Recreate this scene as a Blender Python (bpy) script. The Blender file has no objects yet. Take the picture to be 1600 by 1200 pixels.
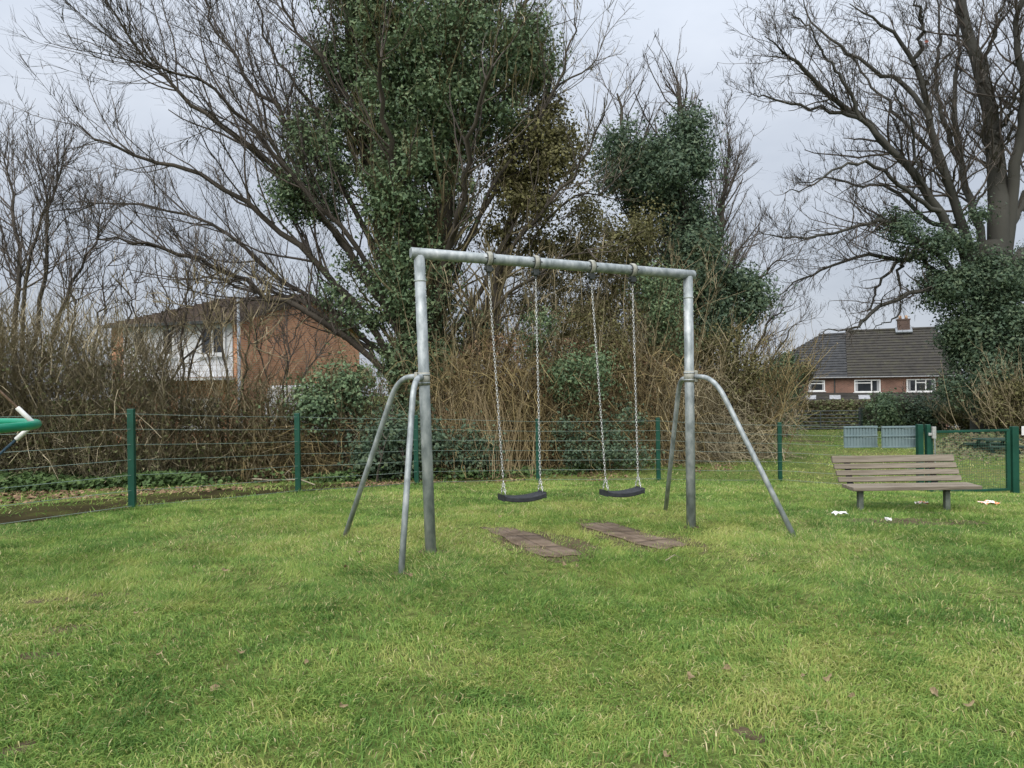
import bpy, math, random
import numpy as np
from mathutils import Vector, Matrix

# ------------------------------------------------------------------ camera, sky, sun, exposure
SC = bpy.context.scene
COL = SC.collection
F = 1100.0            # focal length in photo pixels (photo is 1600 wide)
ROLL = math.radians(0.8)
ZC = 1.45
cam_d = bpy.data.cameras.new("camera")
cam = bpy.data.objects.new("camera", cam_d)
COL.objects.link(cam)
cam_d.sensor_fit = 'HORIZONTAL'
cam_d.sensor_width = 36.0
cam_d.lens = 36.0 * F / 1600.0
cam_d.clip_start = 0.05
cam_d.clip_end = 2000
cam.location = (0, 0, ZC)
cam.rotation_euler = (math.radians(90), ROLL, 0)
SC.camera = cam

SUN_EL, SUN_AZ = math.radians(48), math.radians(200)
w = bpy.data.worlds.new("World")
SC.world = w
w.use_nodes = True
wn, wl = w.node_tree.nodes, w.node_tree.links
wn.clear()
wo = wn.new('ShaderNodeOutputWorld')
sky = wn.new('ShaderNodeTexSky')
sky.sky_type = 'NISHITA'
sky.sun_disc = False
sky.sun_elevation = SUN_EL
sky.sun_rotation = SUN_AZ
sky.dust_density = 3.0
bg1 = wn.new('ShaderNodeBackground')
bg1.inputs['Strength'].default_value = 0.05
wl.new(sky.outputs[0], bg1.inputs['Color'])
tc = wn.new('ShaderNodeTexCoord')
sep = wn.new('ShaderNodeSeparateXYZ')
wl.new(tc.outputs['Generated'], sep.inputs[0])
grad = wn.new('ShaderNodeMapRange')            # overcast sky: zenith brighter than the horizon
grad.inputs['From Min'].default_value = 0.0
grad.inputs['From Max'].default_value = 1.0
grad.inputs['To Min'].default_value = 1.0
grad.inputs['To Max'].default_value = 3.2
zsq = wn.new('ShaderNodeMath')
zsq.operation = 'MULTIPLY'
zsq.use_clamp = True
wl.new(sep.outputs['Z'], zsq.inputs[0])
wl.new(sep.outputs['Z'], zsq.inputs[1])
wl.new(zsq.outputs[0], grad.inputs['Value'])
nz = wn.new('ShaderNodeTexNoise')
nz.inputs['Scale'].default_value = 2.6
nz.inputs['Detail'].default_value = 5
nz.inputs['Roughness'].default_value = 0.55
mp = wn.new('ShaderNodeMapping')
mp.inputs['Scale'].default_value = (1, 1, 2.6)
wl.new(tc.outputs['Generated'], mp.inputs['Vector'])
wl.new(mp.outputs['Vector'], nz.inputs['Vector'])
cr = wn.new('ShaderNodeValToRGB')
cr.color_ramp.elements[0].position = 0.34
cr.color_ramp.elements[0].color = (0.162, 0.178, 0.205, 1)
cr.color_ramp.elements[1].position = 0.68
cr.color_ramp.elements[1].color = (0.204, 0.219, 0.244, 1)
wl.new(nz.outputs['Fac'], cr.inputs['Fac'])
bg2 = wn.new('ShaderNodeBackground')
wl.new(cr.outputs['Color'], bg2.inputs['Color'])
wl.new(grad.outputs['Result'], bg2.inputs['Strength'])
mxs = wn.new('ShaderNodeMixShader')
mxs.inputs[0].default_value = 0.92
wl.new(bg1.outputs[0], mxs.inputs[1])
wl.new(bg2.outputs[0], mxs.inputs[2])
wl.new(mxs.outputs[0], wo.inputs['Surface'])

sun_d = bpy.data.lights.new("sun", 'SUN')
sun_d.energy = 1.5
sun_d.angle = math.radians(60)
sun_d.color = (1.0, 0.96, 0.9)
sun = bpy.data.objects.new("sun", sun_d)
COL.objects.link(sun)
sun.rotation_euler = (math.pi / 2 - SUN_EL, 0, math.pi - SUN_AZ)
sun.location = (0, 0, 40)

SC.view_settings.view_transform = 'Standard'
SC.view_settings.look = 'None'
SC.view_settings.exposure = 1.6
SC.view_settings.gamma = 1.0
SC.view_settings.use_curve_mapping = False
SC.render.engine = 'CYCLES'
SC.cycles.max_bounces = 5
SC.cycles.transparent_max_bounces = 8

RNG = np.random.default_rng(11)
random.seed(5)

# ------------------------------------------------------------------ terrain and pixel helpers
_ys = np.array([-20, 0, 4, 6, 7.5, 9.5, 12, 14, 20, 34, 45, 62, 120, 400])
_es = np.array([1.45, 1.45, 1.43, 1.43, 1.46, 1.55, 1.75, 1.94, 2.06, 2.32, 3.0, 4.4, 6.0, 6.0])
_fy = np.linspace(-20, 400, 4201)
_fe = np.interp(_fy, _ys, _es)
_k = np.ones(13) / 13
_fe = np.convolve(np.pad(_fe, 6, mode='edge'), _k, mode='valid')


def vnoise(x, y, s, seed=0):
    """value noise 0..1, vectorised"""
    x = np.asarray(x, float) * s
    y = np.asarray(y, float) * s
    xi, yi = np.floor(x).astype(np.int64), np.floor(y).astype(np.int64)
    fx, fy = x - xi, y - yi
    fx, fy = fx * fx * (3 - 2 * fx), fy * fy * (3 - 2 * fy)

    def h(a, b):
        n = (a * 374761393 + b * 668265263 + seed * 982451653) & 0x7fffffff
        n = ((n ^ (n >> 13)) * 1274126177) & 0x7fffffff
        return ((n ^ (n >> 16)) & 0xffff) / 65535.0
    return (h(xi, yi) * (1 - fx) + h(xi + 1, yi) * fx) * (1 - fy) + (h(xi, yi + 1) * (1 - fx) + h(xi + 1, yi + 1) * fx) * fy


def G(x, y):
    """ground height"""
    x = np.asarray(x, float)
    y = np.asarray(y, float)
    e = np.interp(y, _fy, _fe) + 0.010 * np.clip(x, -25, 25) * np.clip((y - 6) / 4, 0, 1)
    e = e + 0.035 * np.clip(x - 3, 0, 8) * np.clip((y - 6) / 5, 0, 1) * np.clip((32 - y) / 17, 0, 1)
    b = (vnoise(x, y, 0.7, 3) - 0.5) * 0.05 + (vnoise(x, y, 2.3, 4) - 0.5) * 0.022
    return ZC - e + b


def P(px, py, d):
    dx, dy = px - 800.0, py - 600.0
    u = dx * math.cos(ROLL) - dy * math.sin(ROLL)
    v = dx * math.sin(ROLL) + dy * math.cos(ROLL)
    return Vector((u / F * d, d, ZC - v / F * d))


def hit(px, py):
    """where the ray of a photo pixel meets the ground"""
    lo = 2.0
    d = 2.0
    while d < 150:
        p = P(px, py, d)
        if p.z < float(G(p.x, p.y)):
            break
        lo = d
        d *= 1.03
    hi = d
    for _ in range(30):
        m = (lo + hi) / 2
        p = P(px, py, m)
        if p.z < float(G(p.x, p.y)):
            hi = m
        else:
            lo = m
    p = P(px, py, hi)
    return Vector((p.x, p.y, float(G(p.x, p.y))))


# ------------------------------------------------------------------ materials
def new_mat(name):
    m = bpy.data.materials.new(name)
    m.use_nodes = True
    n, l = m.node_tree.nodes, m.node_tree.links
    b = n.get('Principled BSDF')
    return m, n, l, b


def ramp(n, cols):
    r = n.new('ShaderNodeValToRGB')
    e = r.color_ramp.elements
    while len(e) < len(cols):
        e.new(0.5)
    for i, (pos, c) in enumerate(cols):
        e[i].position = pos
        e[i].color = (*c, 1)
    return r


def mat_noise(name, cols, scale=6.0, rough=0.7, metal=0.0, bump=0.0, bscale=None, detail=6, stretch=(1, 1, 1), spec=0.4, coords='Object'):
    m, n, l, b = new_mat(name)
    t = n.new('ShaderNodeTexCoord')
    mpp = n.new('ShaderNodeMapping')
    mpp.inputs['Scale'].default_value = stretch
    l.new(t.outputs[coords], mpp.inputs['Vector'])
    z = n.new('ShaderNodeTexNoise')
    z.inputs['Scale'].default_value = scale
    z.inputs['Detail'].default_value = detail
    l.new(mpp.outputs[0], z.inputs['Vector'])
    r = ramp(n, cols)
    l.new(z.outputs['Fac'], r.inputs['Fac'])
    l.new(r.outputs['Color'], b.inputs['Base Color'])
    b.inputs['Roughness'].default_value = rough
    b.inputs['Metallic'].default_value = metal
    b.inputs['Specular IOR Level'].default_value = spec
    if bump:
        z2 = n.new('ShaderNodeTexNoise')
        z2.inputs['Scale'].default_value = bscale or scale * 4
        z2.inputs['Detail'].default_value = 5
        l.new(mpp.outputs[0], z2.inputs['Vector'])
        bp = n.new('ShaderNodeBump')
        bp.inputs['Strength'].default_value = bump
        bp.inputs['Distance'].default_value = 0.02
        l.new(z2.outputs['Fac'], bp.inputs['Height'])
        l.new(bp.outputs[0], b.inputs['Normal'])
    return m


def mat_leaf(name, cols, rough=0.55, spec=0.3, low=0.35, transl=0.0, nscale=0.5):
    """colour from the per-leaf value 'rnd' plus slow variation over the plant"""
    m, n, l, b = new_mat(name)
    a = n.new('ShaderNodeAttribute')
    a.attribute_name = 'rnd'
    t = n.new('ShaderNodeTexCoord')
    z = n.new('ShaderNodeTexNoise')
    z.inputs['Scale'].default_value = nscale
    z.inputs['Detail'].default_value = 3
    l.new(t.outputs['Object'], z.inputs['Vector'])
    mx = n.new('ShaderNodeMix')
    mx.inputs[0].default_value = low
    l.new(a.outputs['Fac'], mx.inputs[2])
    l.new(z.outputs['Fac'], mx.inputs[3])
    r = ramp(n, cols)
    l.new(mx.outputs[0], r.inputs['Fac'])
    l.new(r.outputs['Color'], b.inputs['Base Color'])
    b.inputs['Roughness'].default_value = rough
    b.inputs['Specular IOR Level'].default_value = spec
    if transl:
        tr = n.new('ShaderNodeBsdfTranslucent')
        l.new(r.outputs['Color'], tr.inputs['Color'])
        ms = n.new('ShaderNodeMixShader')
        ms.inputs[0].default_value = transl
        l.new(b.outputs[0], ms.inputs[1])
        l.new(tr.outputs[0], ms.inputs[2])
        l.new(ms.outputs[0], n['Material Output'].inputs['Surface'])
    return m


M = {}
M['galv'] = mat_noise('galvanised_steel', [(0.30, (0.158, 0.181, 0.186)), (0.47, (0.251, 0.279, 0.288)), (0.56, (0.307, 0.335, 0.344)), (0.72, (0.419, 0.437, 0.446))], 16, 0.55, 0.3, 0.1, 60, stretch=(1, 1, 0.5), detail=9)
M['galv_dull'] = mat_noise('weathered_steel', [(0.3, (0.176, 0.199, 0.176)), (0.7, (0.351, 0.386, 0.374))], 9, 0.6, 0.3, 0.08, 60)
M['cast'] = mat_noise('cast_bracket', [(0.3, (0.20, 0.20, 0.17)), (0.7, (0.36, 0.36, 0.32))], 30, 0.7, 0.2, 0.2)
M['black'] = mat_noise('black_metal', [(0.3, (0.02, 0.025, 0.025)), (0.7, (0.05, 0.055, 0.055))], 20, 0.6)
M['chain'] = mat_noise('chain_steel', [(0.3, (0.377, 0.377, 0.367)), (0.7, (0.610, 0.610, 0.601))], 60, 0.35, 0.55)
M['rubber'] = mat_noise('black_rubber', [(0.3, (0.012, 0.014, 0.017)), (0.7, (0.032, 0.035, 0.04))], 25, 0.62, 0, 0.15, 120)
M['mat'] = mat_noise('worn_rubber_mat', [(0.25, (0.066, 0.049, 0.033)), (0.45, (0.123, 0.093, 0.068)), (0.6, (0.163, 0.125, 0.094)), (0.8, (0.208, 0.166, 0.127))], 6, 0.95, 0, 0.7, 50, detail=9, spec=0.1)
M['green'] = mat_noise('green_coated_steel', [(0.3, (0.004, 0.039, 0.025)), (0.7, (0.008, 0.060, 0.039))], 5, 0.4, 0, 0.05)
M['wire'] = mat_noise('green_wire', [(0.3, (0.102, 0.163, 0.133)), (0.7, (0.224, 0.275, 0.245))], 3, 0.4, 0.2)
M['wire_dark'] = mat_noise('thin_green_wire', [(0.3, (0.014, 0.065, 0.040)), (0.7, (0.043, 0.117, 0.075))], 3, 0.5, 0.1)
M['wood'] = mat_noise('weathered_timber', [(0.25, (0.087, 0.071, 0.052)), (0.5, (0.170, 0.145, 0.112)), (0.8, (0.239, 0.206, 0.167))], 4.5, 0.85, 0, 0.5, 14, stretch=(0.35, 5, 5), detail=8)
M['leg'] = mat_noise('bench_leg_metal', [(0.3, (0.055, 0.07, 0.055)), (0.7, (0.13, 0.15, 0.125))], 12, 0.7, 0.1)
M['signback'] = mat_noise('grey_sign_back', [(0.3, (0.112, 0.162, 0.173)), (0.7, (0.151, 0.201, 0.212))], 5, 0.5)
M['ring'] = mat_noise('green_plastic_tube', [(0.3, (0.0, 0.17, 0.095)), (0.7, (0.005, 0.24, 0.135))], 4, 0.3, spec=0.5)
M['rope'] = mat_noise('faded_red_rope', [(0.3, (0.22, 0.12, 0.085)), (0.7, (0.42, 0.27, 0.20))], 60, 0.9, 0, 0.6, 150)
M['rope2'] = mat_noise('dark_blue_rope', [(0.3, (0.012, 0.03, 0.045)), (0.7, (0.03, 0.065, 0.09))], 60, 0.9, 0, 0.6, 150)
M['sleeve'] = mat_noise('white_sleeve', [(0.3, (0.5, 0.5, 0.48)), (0.7, (0.66, 0.66, 0.64))], 15, 0.5)
M['bark'] = mat_noise('grey_brown_bark', [(0.3, (0.026, 0.022, 0.017)), (0.7, (0.065, 0.054, 0.041))], 3, 0.9, 0, 0.7, 16, stretch=(0.558, 0.558, 0.279))
M['bark_green'] = mat_noise('mossy_grey_bark', [(0.25, (0.025, 0.024, 0.020)), (0.5, (0.046, 0.045, 0.038)), (0.8, (0.071, 0.067, 0.057))], 1.2, 0.9, 0, 0.8, 9, stretch=(0.620, 0.620, 0.217))
M['twig'] = mat_noise('bare_twig', [(0.3, (0.051, 0.043, 0.038)), (0.7, (0.112, 0.093, 0.077))], 1.0, 0.9)
M['twig_red'] = mat_noise('red_brown_twig', [(0.3, (0.172, 0.147, 0.096)), (0.7, (0.370, 0.318, 0.206))], 0.8, 0.9)
M['twig_pale'] = mat_leaf('pale_dead_twig', [(0.1, (0.095, 0.078, 0.046)), (0.5, (0.182, 0.152, 0.091)), (0.95, (0.380, 0.319, 0.207))], 0.9, 0.15, low=0.25)
M['bramble'] = mat_leaf('dead_bramble_stem', [(0.1, (0.072, 0.055, 0.031)), (0.45, (0.170, 0.129, 0.064)), (0.75, (0.284, 0.227, 0.111)), (0.95, (0.469, 0.392, 0.204))], 0.9, 0.15, low=0.4, nscale=0.9)
M['ivy'] = mat_leaf('ivy_leaf', [(0.1, (0.054, 0.090, 0.054)), (0.5, (0.113, 0.178, 0.088)), (0.9, (0.221, 0.270, 0.138))], 0.6, 0.3, low=0.45, nscale=0.9, transl=0.25)
M['ivy_dark'] = mat_leaf('dark_ivy_leaf', [(0.1, (0.037, 0.063, 0.044)), (0.5, (0.073, 0.117, 0.069)), (0.9, (0.143, 0.180, 0.098))], 0.6, 0.3, low=0.45, nscale=0.9, transl=0.25)
M['olive'] = mat_leaf('olive_leaf', [(0.15, (0.061, 0.059, 0.025)), (0.5, (0.114, 0.107, 0.044)), (0.85, (0.190, 0.182, 0.072))], 0.6, 0.25, transl=0.25)
M['deadleaf'] = mat_leaf('dead_leaf', [(0.15, (0.072, 0.045, 0.029)), (0.5, (0.152, 0.096, 0.058)), (0.85, (0.288, 0.200, 0.120))], 0.8, 0.15)
M['hedgeleaf'] = mat_leaf('hedge_leaf', [(0.1, (0.079, 0.069, 0.045)), (0.45, (0.171, 0.144, 0.086)), (0.65, (0.136, 0.168, 0.068)), (0.9, (0.273, 0.274, 0.147))], 0.7, 0.2, transl=0.25)
M['nettle'] = mat_leaf('nettle_leaf', [(0.15, (0.029, 0.054, 0.017)), (0.5, (0.063, 0.112, 0.034)), (0.85, (0.115, 0.176, 0.057))], 0.6, 0.25, transl=0.2)
M['grass'] = mat_leaf('grass_blade', [(0.0, (0.068, 0.143, 0.031)), (0.25, (0.123, 0.223, 0.049)), (0.5, (0.193, 0.300, 0.067)), (0.72, (0.286, 0.361, 0.092)), (0.86, (0.379, 0.372, 0.130)), (1.0, (0.583, 0.503, 0.297))], 0.6, 0.2, low=0.0, transl=0.35)
M['brickhouse'] = None
M['white'] = mat_noise('white_paint', [(0.3, (0.528, 0.536, 0.544)), (0.7, (0.640, 0.640, 0.640))], 3, 0.4)
M['glass'] = mat_noise('dark_window_glass', [(0.3, (0.012, 0.014, 0.018)), (0.7, (0.03, 0.034, 0.04))], 1, 0.08, spec=0.6)
M['curtain'] = mat_noise('pale_curtain', [(0.3, (0.188, 0.195, 0.210)), (0.7, (0.315, 0.323, 0.338))], 6, 0.8, stretch=(0.900, 0.750, 0.150))
M['paper'] = mat_noise('white_paper', [(0.3, (0.480, 0.480, 0.480)), (0.7, (0.640, 0.640, 0.632))], 20, 0.7)
M['orange'] = mat_noise('orange_wrapper', [(0.45, (0.75, 0.74, 0.72)), (0.55, (0.62, 0.20, 0.07))], 18, 0.5)
M['dryleaf'] = mat_noise('dry_fallen_leaf', [(0.3, (0.096, 0.064, 0.030)), (0.7, (0.240, 0.187, 0.102))], 30, 0.8)
M['path'] = mat_noise('muddy_path', [(0.3, (0.020, 0.017, 0.008)), (0.48, (0.037, 0.032, 0.015)), (0.58, (0.047, 0.048, 0.016)), (0.72, (0.039, 0.061, 0.013))], 1.6, 0.97, 0, 0.9, 14, detail=10, spec=0.03)
M['soil'] = mat_noise('bare_soil_and_shade', [(0.3, (0.055, 0.042, 0.024)), (0.55, (0.095, 0.074, 0.045)), (0.8, (0.10, 0.105, 0.04))], 7, 0.95, 0, 0.9, 40, detail=9, spec=0.1)
M['darkwood'] = mat_noise('dark_green_timber', [(0.3, (0.012, 0.028, 0.022)), (0.7, (0.035, 0.06, 0.045))], 6, 0.7)
M['darkrail'] = mat_noise('dark_gate_metal', [(0.3, (0.05, 0.06, 0.065)), (0.7, (0.12, 0.135, 0.14))], 6, 0.5, 0.3)
M['shed'] = mat_noise('pale_boards', [(0.3, (0.34, 0.34, 0.33)), (0.7, (0.5, 0.5, 0.49))], 2, 0.7)
M['van'] = mat_noise('white_van_paint', [(0.3, (0.66, 0.68, 0.72)), (0.7, (0.78, 0.79, 0.82))], 2, 0.25)
M['tyre'] = mat_noise('tyre_rubber', [(0.3, (0.015, 0.015, 0.015)), (0.7, (0.03, 0.03, 0.03))], 20, 0.8)
M['lamp'] = mat_noise('grey_lamp_column', [(0.3, (0.18, 0.20, 0.22)), (0.7, (0.27, 0.29, 0.31))], 4, 0.5, 0.3)
M['pot'] = mat_noise('clay_pot', [(0.3, (0.25, 0.15, 0.09)), (0.7, (0.36, 0.24, 0.15))], 8, 0.8)
M['red'] = mat_noise('red_scrap', [(0.3, (0.245, 0.054, 0.040)), (0.7, (0.315, 0.108, 0.080))], 8, 0.7)


def mat_brick(name, c1, c2, mortar, scale=1.0):
    m, n, l, b = new_mat(name)
    t = n.new('ShaderNodeTexCoord')
    # bricks run along the wall: use x+y as the horizontal coordinate, z as the vertical
    s = n.new('ShaderNodeSeparateXYZ')
    l.new(t.outputs['Object'], s.inputs[0])
    ad = n.new('ShaderNodeMath')
    l.new(s.outputs['X'], ad.inputs[0])
    l.new(s.outputs['Y'], ad.inputs[1])
    cb = n.new('ShaderNodeCombineXYZ')
    l.new(ad.outputs[0], cb.inputs['X'])
    l.new(s.outputs['Z'], cb.inputs['Y'])
    br = n.new('ShaderNodeTexBrick')
    br.inputs['Color1'].default_value = (*c1, 1)
    br.inputs['Color2'].default_value = (*c2, 1)
    br.inputs['Mortar'].default_value = (*mortar, 1)
    br.inputs['Scale'].default_value = scale
    br.inputs['Brick Width'].default_value = 0.225
    br.inputs['Row Height'].default_value = 0.075
    br.inputs['Mortar Size'].default_value = 0.008
    l.new(cb.outputs[0], br.inputs['Vector'])
    z = n.new('ShaderNodeTexNoise')
    z.inputs['Scale'].default_value = 0.9
    z.inputs['Detail'].default_value = 6
    l.new(t.outputs['Object'], z.inputs['Vector'])
    r = ramp(n, [(0.28, (0.52, 0.5, 0.48)), (0.5, (0.85, 0.84, 0.82)), (0.72, (1.15, 1.12, 1.08))])
    l.new(z.outputs['Fac'], r.inputs['Fac'])
    mx = n.new('ShaderNodeMix')
    mx.data_type = 'RGBA'
    mx.blend_type = 'MULTIPLY'
    mx.inputs[0].default_value = 1
    l.new(br.outputs['Color'], mx.inputs[6])
    l.new(r.outputs['Color'], mx.inputs[7])
    l.new(mx.outputs[2], b.inputs['Base Color'])
    b.inputs['Roughness'].default_value = 0.85
    return m


M['brick_dark'] = mat_brick('red_brown_brick', (0.125, 0.058, 0.042), (0.18, 0.085, 0.06), (0.22, 0.17, 0.14))
M['brick_stack'] = mat_brick('sooty_chimney_brick', (0.075, 0.042, 0.034), (0.11, 0.065, 0.05), (0.10, 0.085, 0.075))
M['brick_orange'] = mat_brick('orange_brick', (0.46, 0.195, 0.10), (0.66, 0.32, 0.175), (0.48, 0.38, 0.29))
M['tile_grey'] = mat_noise('grey_roof_tile', [(0.3, (0.022, 0.024, 0.027)), (0.7, (0.044, 0.045, 0.047))], 2.5, 0.85)
M['tile_brown'] = mat_noise('mossy_brown_roof_tile', [(0.25, (0.019, 0.018, 0.015)), (0.5, (0.035, 0.032, 0.028)), (0.66, (0.040, 0.038, 0.026)), (0.85, (0.070, 0.070, 0.062))], 2.2, 0.9, detail=10)
M['tile_old'] = mat_noise('brown_roof_tile', [(0.3, (0.06, 0.045, 0.036)), (0.7, (0.12, 0.092, 0.072))], 1.6, 0.85)
M['cladding'] = mat_noise('white_cladding', [(0.3, (0.50, 0.51, 0.53)), (0.7, (0.66, 0.67, 0.69))], 1.2, 0.6)


def ground_mat():
    m, n, l, b = new_mat('lawn_soil')
    t = n.new('ShaderNodeTexCoord')
    z1 = n.new('ShaderNodeTexNoise')
    z1.inputs['Scale'].default_value = 0.55
    z1.inputs['Detail'].default_value = 8
    z1.inputs['Roughness'].default_value = 0.65
    z2 = n.new('ShaderNodeTexNoise')
    z2.inputs['Scale'].default_value = 14
    z2.inputs['Detail'].default_value = 8
    l.new(t.outputs['Object'], z1.inputs['Vector'])
    l.new(t.outputs['Object'], z2.inputs['Vector'])
    r1 = ramp(n, [(0.28, (0.060, 0.090, 0.022)), (0.45, (0.10, 0.135, 0.034)), (0.58, (0.135, 0.145, 0.048)), (0.75, (0.15, 0.125, 0.062))])
    r2 = ramp(n, [(0.30, (0.42, 0.38, 0.34)), (0.52, (0.9, 0.9, 0.9)), (0.75, (1.25, 1.25, 1.15))])
    l.new(z1.outputs['Fac'], r1.inputs['Fac'])
    l.new(z2.outputs['Fac'], r2.inputs['Fac'])
    mx = n.new('ShaderNodeMix')
    mx.data_type = 'RGBA'
    mx.blend_type = 'MULTIPLY'
    mx.inputs[0].default_value = 1
    l.new(r1.outputs['Color'], mx.inputs[6])
    l.new(r2.outputs['Color'], mx.inputs[7])
    l.new(mx.outputs[2], b.inputs['Base Color'])
    b.inputs['Roughness'].default_value = 0.95
    b.inputs['Specular IOR Level'].default_value = 0.1
    bp = n.new('ShaderNodeBump')
    bp.inputs['Strength'].default_value = 0.9
    bp.inputs['Distance'].default_value = 0.03
    l.new(z2.outputs['Fac'], bp.inputs['Height'])
    l.new(bp.outputs[0], b.inputs['Normal'])
    return m


M['ground'] = ground_mat()


# ------------------------------------------------------------------ mesh helpers
def np_mesh(name, V, faces, mat, parent=None, smooth=False, rnd=None, origin=None):
    """V (n,3); faces: list of int arrays (k,3) or (k,4)"""
    me = bpy.data.meshes.new(name)
    V = np.asarray(V, np.float32)
    if origin is not None:
        V = V - np.array(origin, np.float32)
    me.vertices.add(len(V))
    me.vertices.foreach_set('co', V.ravel())
    loops = np.concatenate([f.ravel() for f in faces]).astype(np.int32)
    tot = np.concatenate([np.full(len(f), f.shape[1], np.int32) for f in faces])
    start = np.concatenate([[0], np.cumsum(tot)[:-1]]).astype(np.int32)
    me.loops.add(len(loops))
    me.loops.foreach_set('vertex_index', loops)
    me.polygons.add(len(tot))
    me.polygons.foreach_set('loop_start', start)
    me.polygons.foreach_set('loop_total', tot)
    me.polygons.foreach_set('use_smooth', np.full(len(tot), smooth, bool))
    if rnd is not None:
        a = me.attributes.new('rnd', 'FLOAT', 'POINT')
        a.data.foreach_set('value', np.asarray(rnd, np.float32))
    me.materials.append(mat)
    me.update(calc_edges=True)
    o = bpy.data.objects.new(name, me)
    COL.objects.link(o)
    if parent is not None:
        o.parent = parent
        if origin is not None:
            o.location = Vector(origin) - parent.location
        else:
            o.matrix_parent_inverse = Matrix.Translation(-parent.location) if parent.type == 'EMPTY' else Matrix.Identity(4)
    elif origin is not None:
        o.location = origin
    return o


class MB:
    """collects shapes (world coordinates) into one mesh"""

    def __init__(s):
        s.v = []
        s.f = []

    def add(s, vs, fs):
        o = len(s.v)
        s.v += [tuple(v) for v in vs]
        s.f += [tuple(i + o for i in f) for f in fs]
        return s

    def box(s, c, size, rot=None):
        hx, hy, hz = size[0] / 2, size[1] / 2, size[2] / 2
        vs = [Vector((x, y, z)) for x in (-hx, hx) for y in (-hy, hy) for z in (-hz, hz)]
        if rot is not None:
            vs = [rot @ v for v in vs]
        c = Vector(c)
        return s.add([v + c for v in vs], [(0, 1, 3, 2), (4, 6, 7, 5), (0, 4, 5, 1), (2, 3, 7, 6), (0, 2, 6, 4), (1, 5, 7, 3)])

    def beam(s, a, b, w_, h_, up=Vector((0, 0, 1))):
        """box from a to b with width w_ and height h_"""
        a, b = Vector(a), Vector(b)
        t = (b - a).normalized()
        sd = t.cross(up)
        if sd.length < 1e-4:
            sd = Vector((1, 0, 0))
        sd.normalize()
        u = sd.cross(t).normalized()
        vs = []
        for p in (a, b):
            for i, j in ((-1, -1), (1, -1), (1, 1), (-1, 1)):
                vs.append(p + sd * (w_ / 2 * i) + u * (h_ / 2 * j))
        return s.add(vs, [(3, 2, 1, 0), (4, 5, 6, 7), (0, 1, 5, 4), (1, 2, 6, 5), (2, 3, 7, 6), (3, 0, 4, 7)])

    def tube(s, pts, r, k=12, cap=True):
        pts = [Vector(p) for p in pts]
        n = len(pts)
        rs = r if isinstance(r, (list, tuple)) else [r] * n
        ts = []
        for i in range(n):
            t = pts[min(i + 1, n - 1)] - pts[max(i - 1, 0)]
            ts.append(t.normalized())
        ref = Vector((0, 0, 1)) if abs(ts[0].z) < 0.9 else Vector((1, 0, 0))
        vs = []
        u = ts[0].cross(ref).normalized()
        for i in range(n):
            u = (u - ts[i] * u.dot(ts[i])).normalized()
            v = ts[i].cross(u)
            for j in range(k):
                a = 2 * math.pi * j / k
                vs.append(pts[i] + (u * math.cos(a) + v * math.sin(a)) * rs[i])
        fs = []
        for i in range(n - 1):
            for j in range(k):
                j2 = (j + 1) % k
                fs.append((i * k + j, i * k + j2, (i + 1) * k + j2, (i + 1) * k + j))
        if cap:
            fs.append(tuple(range(k - 1, -1, -1)))
            fs.append(tuple((n - 1) * k + j for j in range(k)))
        return s.add(vs, fs)

    def prism(s, poly, ext):
        """polygon (list of points) extruded by the vector ext"""
        poly = [Vector(p) for p in poly]
        n = len(poly)
        ext = Vector(ext)
        return s.add(poly + [p + ext for p in poly],
                     [tuple(range(n - 1, -1, -1)), tuple(range(n, 2 * n))] + [(i, (i + 1) % n, n + (i + 1) % n, n + i) for i in range(n)])

    def build(s, name, mat, parent=None, smooth=False, bevel=0.0, origin=None):
        me = bpy.data.meshes.new(name)
        o0 = Vector(origin) if origin is not None else (parent_world(parent) if parent is not None else Vector((0, 0, 0)))
        me.from_pydata([tuple(Vector(v) - o0) for v in s.v], [], s.f)
        me.materials.append(mat)
        me.update()
        ob = bpy.data.objects.new(name, me)
        COL.objects.link(ob)
        if parent is not None:
            ob.parent = parent
            ob.location = o0 - parent_world(parent)
        else:
            ob.location = o0
        if smooth:
            for p in me.polygons:
                p.use_smooth = len(p.vertices) == 4
        if bevel:
            md = ob.modifiers.new('bevel', 'BEVEL')
            md.width = bevel
            md.segments = 2
            md.limit_method = 'ANGLE'
        return ob


def parent_world(o):
    v = Vector((0, 0, 0))
    while o is not None:
        v = v + o.location
        o = o.parent
    return v


def thing(name, label, cat, loc, group=None):
    o = bpy.data.objects.new(name, None)
    COL.objects.link(o)
    o.location = loc
    o.empty_display_size = 0.1
    return tag(o, label, cat, group)


def tag(o, label=None, cat=None, group=None, kind=None):
    if label:
        o['label'] = label
    if cat:
        o['category'] = cat
    if group:
        o['group'] = group
    if kind:
        o['kind'] = kind
    return o


def np_part(name, V, faces, mat, parent, smooth=False, rnd=None):
    return np_mesh(name, V, faces, mat, parent, smooth, rnd, origin=parent_world(parent)) if parent is not None else np_mesh(name, V, faces, mat, None, smooth, rnd)


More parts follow.
